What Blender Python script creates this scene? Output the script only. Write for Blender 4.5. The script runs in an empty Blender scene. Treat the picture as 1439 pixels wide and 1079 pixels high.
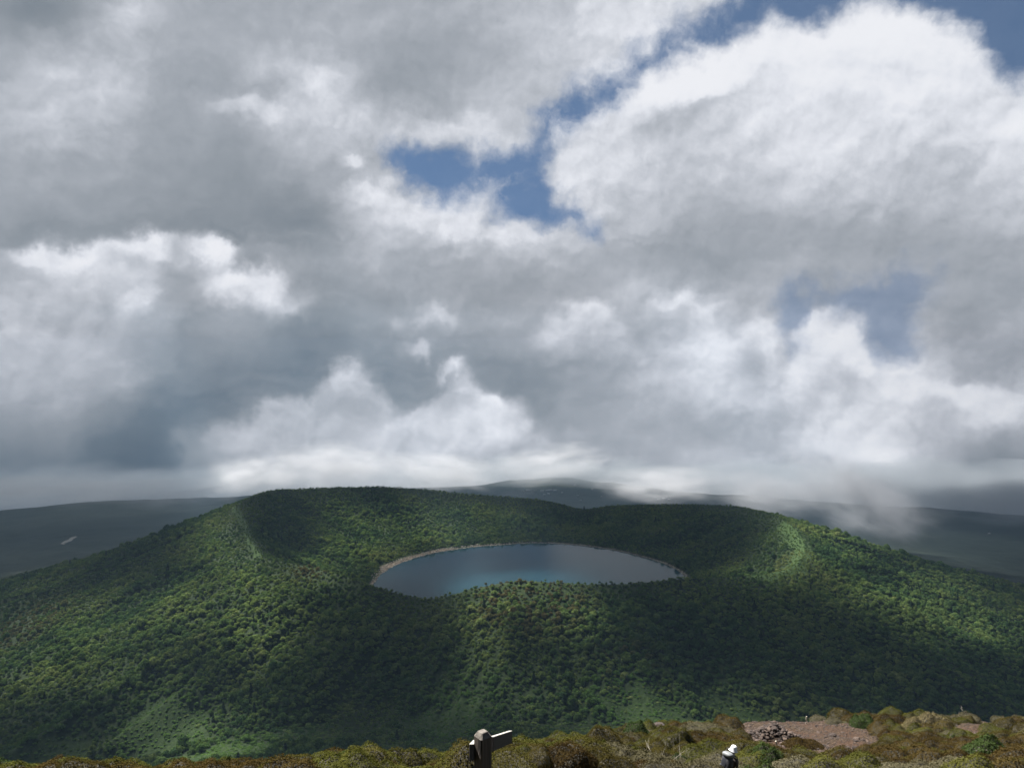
import bpy, bmesh, math, random
import numpy as np
from mathutils import Vector, Matrix

# ------------------------------------------------------------------ camera
S = bpy.context.scene
COL = S.collection
FPX, CX, CY = 1047.0, 719.5, 539.5          # focal length and centre of the photograph in its own pixels
PITCH = math.radians(1.89)                  # the camera looks slightly down
EYE = 450.0                                 # metres above the lake
SP, CP = math.sin(PITCH), math.cos(PITCH)
cam = bpy.data.cameras.new('camera')
camo = bpy.data.objects.new('camera', cam)
COL.objects.link(camo)
camo.location = (0, 0, EYE)
camo.rotation_euler = (math.radians(90) - PITCH, 0, 0)
cam.sensor_width = 36.0
cam.lens = 36.0 * FPX / 1439.0
cam.clip_start = 0.3
cam.clip_end = 60000
S.camera = camo

# ------------------------------------------------------------------ render settings and exposure
S.view_settings.view_transform = 'Standard'
S.view_settings.look = 'None'
S.view_settings.gamma = 1.0
EXPO = 1.95
S.view_settings.exposure = EXPO
S.render.engine = 'CYCLES'
S.cycles.use_denoising = True
S.cycles.max_bounces = 6
S.cycles.diffuse_bounces = 2
S.cycles.glossy_bounces = 2
S.cycles.transmission_bounces = 2
S.cycles.volume_bounces = 1
S.cycles.transparent_max_bounces = 12
S.cycles.volume_max_steps = 256

# ------------------------------------------------------------------ sun
SUN = Vector((-0.42, 0.38, 0.82)).normalized()   # towards the sun
sun = bpy.data.lights.new('sun', 'SUN')
sun.energy = 5.0
sun.angle = math.radians(0.6)
sun.color = (1.0, 0.955, 0.88)
suno = bpy.data.objects.new('sun', sun)
COL.objects.link(suno)
suno.rotation_euler = SUN.to_track_quat('Z', 'Y').to_euler()
suno.location = (0, 0, 4000)

# ------------------------------------------------------------------ sky: Nishita blue behind a procedural cloud field
def pix_dir(px, row):
    """Direction (x/y, z/y) of the sky seen at a place of the photograph."""
    a, b = (px - CX) / FPX, (CY - row) / FPX
    y = CP + b * SP
    return a / y, (-SP + b * CP) / y

def node(nt, kind, **kw):
    n = nt.nodes.new(kind)
    for k, v in kw.items():
        setattr(n, k, v)
    return n

def setin(nt, n, **kw):
    """Set or link inputs: a socket links, anything else is a value. Keys are i0, i1 ... or names with _ for spaces."""
    for k, v in kw.items():
        s = n.inputs[int(k[1:])] if k[0] == 'i' and k[1:].isdigit() else n.inputs[k.replace('_', ' ')]
        if isinstance(v, bpy.types.NodeSocket):
            nt.links.new(v, s)
        else:
            s.default_value = v
    return n

def fm(nt, op, a, b=0.0, c=0.0, clamp=False):
    n = node(nt, 'ShaderNodeMath', operation=op, use_clamp=clamp)
    setin(nt, n, i0=a, i1=b)
    if op in ('MULTIPLY_ADD', 'SMOOTH_MAX', 'SMOOTH_MIN', 'COMPARE'):
        setin(nt, n, i2=c)
    return n.outputs[0]

def vm(nt, op, a, b=(0, 0, 0), c=(0, 0, 0)):
    n = node(nt, 'ShaderNodeVectorMath', operation=op)
    setin(nt, n, i0=a)
    if op != 'NORMALIZE' and op != 'LENGTH':
        setin(nt, n, i1=b)
    if op == 'MULTIPLY_ADD':
        setin(nt, n, i2=c)
    return n.outputs['Value'] if op in ('DOT_PRODUCT', 'LENGTH', 'DISTANCE') else n.outputs['Vector']

def noise(nt, vec, scale, detail=5, rough=0.5, lac=2.0, dist=0.0, col=False, kind='FBM'):
    n = node(nt, 'ShaderNodeTexNoise', noise_type=kind)
    setin(nt, n, Vector=vec, Scale=scale, Detail=detail, Roughness=rough, Lacunarity=lac, Distortion=dist)
    return n.outputs['Color' if col else 'Fac']

def smooth(nt, v, lo, hi, a=0.0, b=1.0):
    n = node(nt, 'ShaderNodeMapRange', interpolation_type='SMOOTHSTEP')
    setin(nt, n, Value=v, i1=lo, i2=hi, i3=a, i4=b)
    return n.outputs[0]

def lin(nt, v, lo, hi, a=0.0, b=1.0):
    n = node(nt, 'ShaderNodeMapRange')
    n.clamp = True
    setin(nt, n, Value=v, i1=lo, i2=hi, i3=a, i4=b)
    return n.outputs[0]

def ramp(nt, fac, stops, mode='LINEAR'):
    n = node(nt, 'ShaderNodeValToRGB')
    cr = n.color_ramp
    cr.interpolation = mode
    while len(cr.elements) < len(stops):
        cr.elements.new(0.5)
    for e, (p, c) in zip(cr.elements, stops):
        e.position = p
        e.color = (c[0], c[1], c[2], 1)
    setin(nt, n, Fac=fac)
    return n.outputs[0]

def mixc(nt, fac, a, b, mode='MIX'):
    n = node(nt, 'ShaderNodeMix', data_type='RGBA', blend_type=mode)
    ins = [s for s in n.inputs if s.enabled]
    for s, v in zip(ins, (fac, a, b)):
        if isinstance(v, bpy.types.NodeSocket):
            nt.links.new(v, s)
        elif s.type == 'RGBA':
            s.default_value = (*v[:3], 1)
        else:
            s.default_value = v
    return [s for s in n.outputs if s.enabled][0]

def setcol(nt, v):
    n = node(nt, 'ShaderNodeCombineXYZ')
    setin(nt, n, i0=v, i1=v, i2=v)
    return n.outputs[0]

def s2l(c):
    return tuple(((v / 255) / 12.92 if v < 10.3 else ((v / 255 + 0.055) / 1.055) ** 2.4) for v in c)

# the cloud field: where the cloud cover is bright, grey, dark or open, over the part of the sky in view
GX = np.arange(-64, 1505, 16.0)
GY = np.arange(-60, 805, 12.0)
_X, _Y = np.meshgrid(GX, GY)
TAB_X = np.array([36, 108, 180, 252, 324, 396, 468, 540, 612, 684, 756, 828, 900, 972, 1044, 1116, 1188, 1260, 1332, 1403.])
TAB = np.array([[int(v) for v in r.split()] for r in '''
152 155 174 170 160 163 163 163 166 176 185 190 196 196 195 205 215 215 205 195
165 176 182 176 158 164 170 168 158 163 178 188 195 208 212 212 212 212 210 205
172 182 184 168 155 165 188 190 165 160 175 185 210 210 208 205 212 214 212 208
172 185 180 160 152 172 188 190 182 178 182 195 205 196 192 195 208 210 210 203
168 180 172 152 148 160 168 168 165 190 195 200 198 192 188 195 206 204 200 207
158 162 158 148 145 150 154 172 190 193 196 196 190 182 182 190 196 193 188 193
150 150 148 145 142 148 156 180 183 190 195 186 176 170 174 178 175 170 172 178
160 178 180 176 158 160 160 172 162 174 180 172 166 164 168 168 165 165 162 166
178 184 172 155 172 172 156 165 168 163 163 164 178 182 174 160 160 165 165 167
180 180 158 146 152 156 152 152 162 168 170 178 177 184 186 182 182 180 170 170
172 174 160 138 136 134 136 150 150 148 156 163 180 186 186 192 192 192 192 188
164 164 148 128 130 142 152 154 162 152 152 160 164 176 186 190 190 190 194 194
148 143 128 118 140 158 162 164 172 166 158 156 158 164 168 178 180 180 178 174
126 120 112 108 138 150 154 160 162 152 146 140 140 148 154 163 168 168 158 148
98 95 92 96 124 134 140 146 142 128 124 124 124 130 138 148 158 158 138 116
86 85 84 84 100 112 118 120 118 112 108 108 110 116 126 132 150 152 122 102'''.strip().split('\n')], float)
TAB_Y = 24 + 48 * np.arange(16.)
_r = np.array([np.interp(GX, TAB_X, r) for r in TAB])
LUM = np.array([np.interp(GY, TAB_Y, c) for c in _r.T]).T

def blob(field, cx, cy, rx, ry, val, a=1.0, ang=0.0, p=2.0):
    t = math.radians(ang)
    dx, dy = _X - cx, _Y - cy
    u = (dx * math.cos(t) + dy * math.sin(t)) / rx
    v = (-dx * math.sin(t) + dy * math.cos(t)) / ry
    w = a * np.exp(-0.9 * (u * u + v * v) ** (p / 2))
    field += (val - field) * w

def poly_sdf(pts):
    """Signed distance (pixels, positive inside) of the grid points to a polygon."""
    pts = np.array(pts, float)
    d = np.full(_X.shape, 1e9)
    inside = np.zeros(_X.shape, bool)
    for (x0, y0), (x1, y1) in zip(pts, np.roll(pts, -1, 0)):
        ex, ey = x1 - x0, y1 - y0
        t = np.clip(((_X - x0) * ex + (_Y - y0) * ey) / max(ex * ex + ey * ey, 1e-9), 0, 1)
        d = np.minimum(d, np.hypot(_X - x0 - t * ex, _Y - y0 - t * ey))
        if y0 != y1:
            inside ^= ((y0 > _Y) != (y1 > _Y)) & (_X < (x1 - x0) * (_Y - y0) / (y1 - y0) + x0)
    return np.where(inside, d, -d)

for b in (
    (60, 16, 45, 14, 138), (190, 18, 30, 16, 192), (250, 110, 60, 60, 156, .8), (100, 130, 60, 80, 190, .7),
    (390, 80, 40, 22, 186), (468, 108, 40, 26, 210), (375, 150, 70, 14, 198, .9, 5), (600, 168, 110, 22, 205, .8, 3), (560, 105, 80, 45, 154, .9),
    (700, 100, 60, 50, 172, .6), (860, 40, 70, 30, 200, .6), (280, 300, 90, 40, 140, .7), (420, 305, 60, 26, 140, .8), (190, 250, 90, 50, 150, .6),
    (60, 345, 28, 12, 205), (120, 355, 32, 14, 216), (200, 342, 40, 14, 218), (165, 385, 40, 26, 198, .8), (300, 350, 30, 12, 212),
    (335, 385, 36, 16, 212), (378, 402, 40, 22, 208), (425, 428, 26, 14, 192, .9), (248, 400, 26, 44, 148, .9), (190, 420, 22, 30, 205, .8, 30),
    (4, 456, 12, 14, 122), (40, 470, 60, 50, 188, .7), (110, 470, 60, 40, 180, .6), (175, 520, 20, 16, 175, .8), (300, 565, 70, 40, 122, .9),
    (250, 640, 60, 50, 106, .8), (430, 488, 50, 42, 130, .85), (360, 530, 60, 30, 134, .7), (580, 520, 60, 30, 140, .7),
    (330, 620, 66, 34, 164, .9), (400, 580, 50, 30, 172, .9), (485, 525, 30, 24, 172, .9), (255, 612, 18, 14, 150, .8), (265, 640, 14, 8, 142, .8),
    (495, 218, 18, 11, 206), (540, 265, 60, 22, 204, .8), (610, 300, 60, 30, 198, .6), (680, 310, 50, 26, 206, .7), (520, 320, 40, 20, 170, .8),
    (612, 436, 20, 11, 200), (592, 480, 12, 7, 192), (630, 518, 20, 10, 220), (655, 532, 14, 7, 205), (555, 440, 14, 12, 178), (680, 585, 54, 36, 192, .9),
    (700, 560, 36, 14, 200, .8, 20), (600, 600, 30, 30, 176, .7), (738, 525, 48, 26, 138, .9), (760, 560, 30, 14, 146, .8, 30), (835, 545, 44, 50, 150, .8),
    (840, 450, 44, 30, 196, .9), (780, 430, 30, 20, 180, .6), (952, 418, 38, 18, 206), (905, 470, 24, 34, 158, .7), (985, 470, 34, 30, 192, .7), (1000, 525, 60, 32, 194, .8),
    (1076, 468, 24, 30, 200, .8), (1050, 500, 18, 26, 166, .7), (1150, 452, 46, 13, 196, .9, -40), (1200, 495, 46, 20, 208, .9, 35), (1132, 522, 34, 20, 206, .8), (1190, 540, 30, 22, 176, .7, 40),
    (1272, 500, 26, 30, 206, .9, 50), (1350, 545, 76, 22, 216, .9, 12), (1425, 580, 40, 20, 220, .9, 20), (1180, 600, 36, 40, 194, .7, 45), (1235, 615, 40, 40, 196, .7, 50),
    (1310, 560, 24, 16, 182, .7), (1400, 500, 60, 26, 168, .8), (1000, 610, 70, 50, 150, .7), (860, 640, 60, 40, 144, .6), (1275, 720, 26, 34, 174, .9), (1225, 700, 40, 36, 168, .8), (1350, 700, 40, 30, 122, .8),
    (830, 170, 30, 20, 214), (800, 215, 26, 44, 206, .9), (900, 100, 56, 30, 234, .95, -35), (945, 95, 60, 30, 238, .9, -12), (1010, 68, 60, 26, 230, .9), (1085, 62, 60, 26, 230, .9),
    (1165, 40, 60, 28, 232, .9), (1240, 42, 60, 30, 230, .9), (1310, 75, 50, 30, 226, .9), (1370, 100, 40, 30, 216, .8), (950, 165, 70, 30, 188, .9, -25), (900, 215, 60, 40, 190, .7),
    (1080, 110, 80, 18, 206, .8, -10), (1260, 95, 70, 14, 208, .7), (1170, 135, 60, 22, 222, .8), (1060, 160, 50, 16, 220, .7), (1405, 175, 40, 24, 222, .8), (1330, 230, 60, 16, 196, .6), (1120, 210, 80, 30, 210, .5),
    (990, 285, 60, 26, 166, .8), (1010, 215, 90, 40, 184, .7), (1180, 185, 60, 26, 200, .7), (1290, 170, 70, 24, 202, .7), (1240, 255, 130, 34, 182, .7), (880, 300, 50, 40, 178, .6), (1100, 325, 110, 40, 154, .8), (960, 350, 90, 30, 150, .8), (1250, 330, 110, 30, 156, .8), (720, 400, 60, 30, 150, .7), (640, 380, 60, 30, 156, .6), (700, 470, 60, 30, 150, .6), (530, 400, 50, 30, 146, .7),
):
    blob(LUM, *b)
LUM += 20 * np.exp(-((_Y - 655) / 62) ** 2) / (1 + np.exp(-(_X - 285) / 22)) / (1 + np.exp((_X - 1310) / 40))
def billow_edge(pts, inner, outer, fade, soft=7, reach=46):
    """A cloud standing before another: its lit edge, and the duller cloud behind it."""
    global LUM
    d = poly_sdf(pts)
    t = np.clip((d + soft) / (2 * soft), 0, 1)
    t = t * t * (3 - 2 * t)
    w = np.exp(-(np.abs((_X - fade[0]) / fade[2]) ** 3 + np.abs((_Y - fade[1]) / fade[3]) ** 3))
    LUM = LUM + w * (inner * t * np.exp(-np.maximum(d, 0) / reach) - outer * (1 - t) * np.exp(np.minimum(d, 0) / reach))
billow_edge([(238, 760), (248, 650), (288, 600), (340, 582), (390, 554), (440, 546), (470, 514), (520, 502), (546, 540), (562, 576), (602, 552), (640, 534), (690, 545), (726, 574), (772, 602), (805, 700), (800, 760)], 20, 11, (520, 560, 300, 95))
billow_edge([(848, 220), (906, 160), (966, 124), (1012, 114), (1082, 84), (1110, 130), (1090, 260), (900, 320)], -16, -8, (960, 130, 130, 75))
billow_edge([(22, 338), (60, 324), (120, 331), (200, 320), (300, 328), (340, 366), (420, 396), (442, 446), (380, 440), (300, 410), (236, 440), (196, 510), (170, 548), (60, 580), (-60, 580), (-60, 345)], 17, 9, (210, 370, 260, 70))
billow_edge([(1096, 640), (1108, 510), (1148, 432), (1182, 414), (1202, 452), (1246, 502), (1276, 486), (1302, 530), (1362, 522), (1445, 560), (1520, 580), (1520, 680), (1280, 690)], 17, 7, (1250, 500, 230, 100))
billow_edge([(868, 480), (902, 430), (950, 402), (992, 418), (1012, 472), (1062, 428), (1094, 470), (1090, 600), (900, 600)], 15, 7, (980, 440, 110, 80))
billow_edge([(750, 490), (796, 424), (850, 428), (884, 472), (872, 530)], 13, 7, (820, 440, 70, 60))
billow_edge([(462, 300), (480, 256), (540, 236), (584, 256), (640, 284), (700, 305), (770, 318), (838, 345), (800, 400), (560, 400)], 13, 0, (640, 290, 200, 70))
billow_edge([(770, 190), (800, 160), (850, 132), (880, 98), (920, 74), (980, 50), (1050, 44), (1090, 18), (1200, -4), (1262, 10), (1322, 18), (1356, 46), (1400, 100), (1520, 80), (1520, 420), (1000, 420), (860, 360), (800, 280), (765, 250)], 16, 0, (1050, 150, 420, 170))
# open blue sky between the clouds: signed distance in pixels, positive in the gap
OPEN = poly_sdf([(1032, -70), (1030, 4), (996, 14), (956, 32), (918, 42), (882, 72), (850, 102), (810, 122), (778, 142), (738, 186), (700, 202), (640, 200), (556, 190),
                 (556, 214), (590, 244), (628, 276), (652, 266), (692, 258), (702, 294), (742, 302), (792, 308), (836, 336), (838, 322), (812, 290), (790, 268), (762, 252),
                 (764, 208), (776, 188), (800, 174), (860, 148), (892, 110), (928, 84), (980, 54), (1050, 48), (1085, 20), (1130, 26), (1200, 4), (1262, 16), (1322, 24), (1352, 50),
                 (1380, 90), (1420, 110), (1445, 98), (1520, 90), (1520, -70)])
OPEN = np.clip(OPEN, -44, 40)
HAZY = poly_sdf([(1104, 402), (1180, 392), (1240, 374), (1312, 362), (1292, 402), (1272, 430), (1288, 472), (1232, 488), (1198, 452), (1172, 428), (1124, 470), (1106, 450)])
HAZY = np.clip(HAZY, -48, 30)

def low_rank(nt, M, rank, U, V):
    """The smooth field M(U, V) as a sum of products of curves over U and V."""
    mean = M.mean()
    u, s, vt = np.linalg.svd(M - mean, full_matrices=False)
    total = None
    for k in range(0, rank, 3):
        vecs = []
        for (data, sock, n) in ((vt, U, len(GX)), (u.T, V, len(GY))):
            cv = node(nt, 'ShaderNodeRGBCurve')
            lo, sp_ = [], []
            for j in range(3):
                d = data[k + j] * math.sqrt(s[k + j])
                a, b = d.min(), max(d.max() - d.min(), 1e-9)
                lo.append(float(a)); sp_.append(float(b))
                c = cv.mapping.curves[j]
                e = (d - a) / b
                xs = np.linspace(0, 1, n)
                c.points[0].location = (0, float(e[0]))
                c.points[1].location = (1, float(e[-1]))
                for x, y in zip(xs[1:-1], e[1:-1]):
                    c.points.new(float(x), float(y))
            cv.mapping.update()
            comb = node(nt, 'ShaderNodeCombineXYZ')
            setin(nt, comb, i0=sock, i1=sock, i2=sock)
            setin(nt, cv, Color=comb.outputs[0])
            vecs.append(vm(nt, 'MULTIPLY_ADD', cv.outputs[0], tuple(sp_), tuple(lo)))
        d = vm(nt, 'DOT_PRODUCT', vecs[0], vecs[1])
        total = d if total is None else fm(nt, 'ADD', total, d)
    return fm(nt, 'ADD', total, float(mean))

world = bpy.data.worlds.new('World')
S.world = world
world.use_nodes = True
wt = world.node_tree
wt.nodes.clear()
W_STR = 0.10
tc = node(wt, 'ShaderNodeTexCoord').outputs['Generated']
xyz = node(wt, 'ShaderNodeSeparateXYZ')
setin(wt, xyz, i0=tc)
yy = fm(wt, 'MAXIMUM', xyz.outputs[1], 0.08)
uu = fm(wt, 'DIVIDE', xyz.outputs[0], yy)
vv = fm(wt, 'DIVIDE', xyz.outputs[2], yy)
# billowing displacement of the cloud field
flat = node(wt, 'ShaderNodeCombineXYZ')
setin(wt, flat, i0=xyz.outputs[0], i1=xyz.outputs[1], i2=xyz.outputs[2])
P = flat.outputs[0]
w1 = vm(wt, 'SUBTRACT', noise(wt, P, 6.0, 3, 0.5, col=True), (0.5, 0.5, 0.5))
w2 = vm(wt, 'SUBTRACT', noise(wt, P, 17.0, 9, 0.60, col=True), (0.5, 0.5, 0.5))
WARP1, WARP2 = 0.050, 0.078
wsum = vm(wt, 'ADD', vm(wt, 'MULTIPLY', w1, (WARP1,) * 3), vm(wt, 'MULTIPLY', w2, (WARP2,) * 3))
wx = node(wt, 'ShaderNodeSeparateXYZ')
setin(wt, wx, i0=wsum)
u0, v0 = pix_dir(GX[0], CY)[0], pix_dir(CX, GY[-1])[1]
u1, v1 = pix_dir(GX[-1], CY)[0], pix_dir(CX, GY[0])[1]
uw = fm(wt, 'ADD', uu, wx.outputs[0])
vw = fm(wt, 'ADD', vv, wx.outputs[2])
# GY runs downwards
U = lin(wt, uw, u0, u1)
V = lin(wt, vw, v1, v0)
lum = low_rank(wt, LUM, 33, U, V)
opn = low_rank(wt, OPEN, 24, U, V)
hzy = low_rank(wt, HAZY, 9, U, V)
# relief: the difference of the billow noise towards the light, strongest in the bright billows
lum = fm(wt, 'MULTIPLY_ADD', fm(wt, 'SUBTRACT', lum, 165.0), 1.20, 173.0)
crisp = smooth(wt, lum, 145.0, 212.0, 0.22, 1.0)
Pw = vm(wt, 'ADD', P, vm(wt, 'MULTIPLY', w2, (0.034,) * 3))
def relief(scale, detail, rough, step):
    f = lambda v, s_, d_, r_: noise(wt, v, s_, d_, r_)
    k = Vector((-0.42, 0.0, 0.90)) * step
    return fm(wt, 'SUBTRACT', f(Pw, scale, detail, rough), f(vm(wt, 'ADD', Pw, tuple(k)), scale, detail, rough))
r1 = relief(8.0, 7, 0.52, 0.016)
r2 = relief(19.0, 5, 0.48, 0.008)
r3 = relief(40.0, 4, 0.45, 0.004)
na = noise(wt, Pw, 8.0, 6, 0.52)
nc = fm(wt, 'SUBTRACT', noise(wt, P, 4.5, 5, 0.5), 0.5)
rel = fm(wt, 'ADD', fm(wt, 'MULTIPLY', r1, 120.0), fm(wt, 'ADD', fm(wt, 'MULTIPLY', r2, 90.0), fm(wt, 'MULTIPLY', r3, 20.0)))
rel = fm(wt, 'MULTIPLY_ADD', fm(wt, 'SUBTRACT', na, 0.5), 55.0, rel)
lum = fm(wt, 'MULTIPLY_ADD', rel, crisp, lum)
lum = fm(wt, 'MULTIPLY_ADD', nc, 30.0, lum)
lum = fm(wt, 'SMOOTH_MIN', lum, 238.0, 30.0)
# sky above the part in view is dimmed to lower the ambient light
lum = fm(wt, 'MULTIPLY', lum, smooth(wt, vv, 0.56, 0.95, 1.0, 0.55))
# open sky, with wisps drawn across its edges
ed = fm(wt, 'SUBTRACT', noise(wt, Pw, 22.0, 9, 0.60), 0.5)
gap = fm(wt, 'MULTIPLY_ADD', ed, 66.0, opn)
gapm = smooth(wt, gap, -22.0, 24.0, 0.0, 0.95)
wisp = smooth(wt, noise(wt, vm(wt, 'ADD', P, vm(wt, 'MULTIPLY', w2, (0.12,) * 3)), 14.0, 8, 0.6), 0.54, 0.74, 0.0, 0.40)
gapm = fm(wt, 'MULTIPLY', gapm, fm(wt, 'SUBTRACT', 1.0, wisp))
hz = fm(wt, 'MULTIPLY_ADD', ed, 90.0, hzy)
hzm = smooth(wt, hz, -26.0, 26.0, 0.0, 0.52)
# cloud colour
stops = [(0, (30, 38, 48)), (85, (72, 86, 101)), (120, (108, 119, 130)), (150, (142, 149, 157)), (175, (169, 174, 182)), (200, (196, 200, 208)), (225, (224, 227, 234)), (255, (252, 252, 254))]
ccol = ramp(wt, fm(wt, 'DIVIDE', lum, 255.0, clamp=True), [(p / 255, tuple(v / W_STR * 0.04 for v in s2l(c))) for p, c in stops])
ccol = vm(wt, 'MULTIPLY', ccol, (25.0,) * 3)
sky = node(wt, 'ShaderNodeTexSky', sky_type='NISHITA')
sky.sun_disc = False
sky.sun_elevation = math.asin(SUN.z)
sky.sun_rotation = math.atan2(SUN.x, SUN.y)
sky.altitude = 1700
sky.air_density = 1.0
sky.dust_density = 0.4
sky.ozone_density = 1.5
# (looked up a little above the horizon haze)
high = node(wt, 'ShaderNodeCombineXYZ')
setin(wt, high, i0=xyz.outputs[0], i1=xyz.outputs[1], i2=fm(wt, 'ADD', fm(wt, 'ABSOLUTE', xyz.outputs[2]), 0.40))
setin(wt, sky, Vector=vm(wt, 'NORMALIZE', high.outputs[0]))
blue = vm(wt, 'MULTIPLY', sky.outputs[0], (0.80, 0.88, 0.88))
open_m = fm(wt, 'MAXIMUM', gapm, hzm)
# near the horizon the clouds are seen through the long haze path, so they are that much stronger themselves
HAZE, HAZE_TOP, HAZE_END = 0.80e-4, 700.0, 9500.0
path = fm(wt, 'MINIMUM', HAZE_END, fm(wt, 'DIVIDE', HAZE_TOP - EYE, fm(wt, 'MAXIMUM', vv, 0.001)))
trn = fm(wt, 'EXPONENT', fm(wt, 'MULTIPLY', path, -HAZE))
out = mixc(wt, open_m, ccol, blue)
veil = vm(wt, 'MULTIPLY', (0.095 / W_STR, 0.125 / W_STR, 0.155 / W_STR), setcol(wt, fm(wt, 'SUBTRACT', 1.0, trn)))
out = vm(wt, 'MAXIMUM', vm(wt, 'DIVIDE', vm(wt, 'SUBTRACT', out, veil), setcol(wt, trn)), (0.15, 0.2, 0.25))
out = vm(wt, 'MULTIPLY', out, (2.0 ** -EXPO,) * 3)
bg = node(wt, 'ShaderNodeBackground')
setin(wt, bg, Color=out, Strength=W_STR)
wo = node(wt, 'ShaderNodeOutputWorld')
wt.links.new(bg.outputs[0], wo.inputs[0])
world.cycles.sampling_method = 'MANUAL'
world.cycles.sample_map_resolution = 512

# ------------------------------------------------------------------ helpers
rng = np.random.default_rng(7)
random.seed(7)

def at(px, row, Y):
    """World point seen at a place of the photograph, at distance Y ahead."""
    u, v = pix_dir(px, row)
    return np.array([u * Y, Y, EYE + v * Y])

def to_pix(x, y, z):
    """Where a world point falls in the photograph."""
    d, h = y, z - EYE
    fwd = d * CP - h * SP
    up = d * SP + h * CP
    fwd = np.maximum(fwd, 1e-3)
    return CX + FPX * x / fwd, CY - FPX * up / fwd

def _hash(ix, iy, seed):
    n = (ix.astype(np.int64) * 374761393 + iy.astype(np.int64) * 668265263 + seed * 974711) & 0x7fffffff
    n = ((n ^ (n >> 13)) * 1274126177) & 0x7fffffff
    return ((n ^ (n >> 16)) & 0xffff) / 65535.0

def vnoise(x, y, seed=0):
    x, y = np.asarray(x, float), np.asarray(y, float)
    ix, iy = np.floor(x), np.floor(y)
    fx, fy = x - ix, y - iy
    fx, fy = fx * fx * (3 - 2 * fx), fy * fy * (3 - 2 * fy)
    a, b = _hash(ix, iy, seed), _hash(ix + 1, iy, seed)
    c, d = _hash(ix, iy + 1, seed), _hash(ix + 1, iy + 1, seed)
    return (a + (b - a) * fx) * (1 - fy) + (c + (d - c) * fx) * fy - 0.5

def fbm(x, y, octv=4, seed=0, gain=0.5):
    t, a, f = 0.0, 1.0, 1.0
    for k in range(octv):
        t = t + a * vnoise(np.asarray(x) * f + 17.3 * k, np.asarray(y) * f - 9.1 * k, seed + k)
        a *= gain
        f *= 2.03
    return t

def sstep(x, a, b):
    t = np.clip((x - a) / (b - a), 0, 1)
    return t * t * (3 - 2 * t)

def tag(o, label=None, cat=None, group=None, kind=None):
    for k, v in (('label', label), ('category', cat), ('group', group), ('kind', kind)):
        if v:
            o[k] = v
    return o

def mesh_obj(name, verts, faces, mats=(), parent=None, smooth=False):
    me = bpy.data.meshes.new(name)
    me.from_pydata([tuple(v) for v in verts], [], [tuple(f) for f in faces])
    return obj_from(name, me, mats, parent, smooth)

def obj_from(name, me, mats=(), parent=None, smooth=False):
    for m in mats if isinstance(mats, (list, tuple)) else (mats,):
        me.materials.append(m)
    if smooth:
        me.polygons.foreach_set('use_smooth', [True] * len(me.polygons))
    me.update()
    o = bpy.data.objects.new(name, me)
    COL.objects.link(o)
    if parent:
        o.parent = parent
    return o

def bm_obj(name, bm, mats=(), parent=None, smooth=False):
    me = bpy.data.meshes.new(name)
    bm.to_mesh(me)
    bm.free()
    return obj_from(name, me, mats, parent, smooth)

def grid_mesh(name, X, Y, Z, mats, smooth=True):
    n, m = X.shape
    me = bpy.data.meshes.new(name)
    co = np.stack([X, Y, Z], -1).reshape(-1, 3)
    i = np.arange(n * m).reshape(n, m)
    q = np.stack([i[:-1, :-1], i[:-1, 1:], i[1:, 1:], i[1:, :-1]], -1).reshape(-1, 4)
    me.vertices.add(n * m)
    me.vertices.foreach_set('co', co.ravel().astype(np.float32))
    me.loops.add(q.size)
    me.loops.foreach_set('vertex_index', q.ravel().astype(np.int32))
    me.polygons.add(len(q))
    me.polygons.foreach_set('loop_start', np.arange(0, q.size, 4, dtype=np.int32))
    me.update(calc_edges=True)
    return obj_from(name, me, mats, None, smooth)

def empty(name, loc=(0, 0, 0), rz=0.0):
    o = bpy.data.objects.new(name, None)
    COL.objects.link(o)
    o.location = tuple(loc)
    o.rotation_euler = (0, 0, rz)
    return o

def add_tube(bm, pts, radii, sides=6):
    """A tapering tube through points."""
    pts = [Vector(p) for p in pts]
    rings = []
    for i, p in enumerate(pts):
        d = (pts[min(i + 1, len(pts) - 1)] - pts[max(i - 1, 0)]).normalized()
        q = d.to_track_quat('Z', 'Y')
        rings.append([bm.verts.new(p + q @ Vector((radii[i] * math.cos(2 * math.pi * k / sides), radii[i] * math.sin(2 * math.pi * k / sides), 0))) for k in range(sides)])
    for a, b in zip(rings[:-1], rings[1:]):
        for k in range(sides):
            bm.faces.new((a[k], a[(k + 1) % sides], b[(k + 1) % sides], b[k]))
    bm.faces.new(rings[0][::-1])
    bm.faces.new(rings[-1])

def mat(name):
    m = bpy.data.materials.new(name)
    m.use_nodes = True
    nt = m.node_tree
    nt.nodes.clear()
    o = node(nt, 'ShaderNodeOutputMaterial')
    return m, nt, o

def principled(nt, o, **kw):
    p = node(nt, 'ShaderNodeBsdfPrincipled')
    setin(nt, p, **kw)
    nt.links.new(p.outputs[0], o.inputs['Surface'])
    return p

def bump(nt, h, strength=0.5, dist=0.1):
    b = node(nt, 'ShaderNodeBump')
    setin(nt, b, Height=h, Strength=strength, Distance=dist)
    return b.outputs[0]

# ------------------------------------------------------------------ the shape of the land
LC = np.array([45.0, 1545.0])               # middle of the lake
SHORE_PX = [(530, 812), (545, 800), (580, 785), (640, 772), (700, 766), (760, 763), (830, 768), (900, 782), (936, 793), (955, 803)]
def on_level(px, row, z=0.0):
    u, v = pix_dir(px, row)
    Y = (z - EYE) / v
    return u * Y, Y
shore = [on_level(*p) for p in SHORE_PX] + [(358, 1490), (320, 1370), (240, 1285), (60, 1250), (-90, 1260), (-200, 1330), (-270, 1430)]
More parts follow.
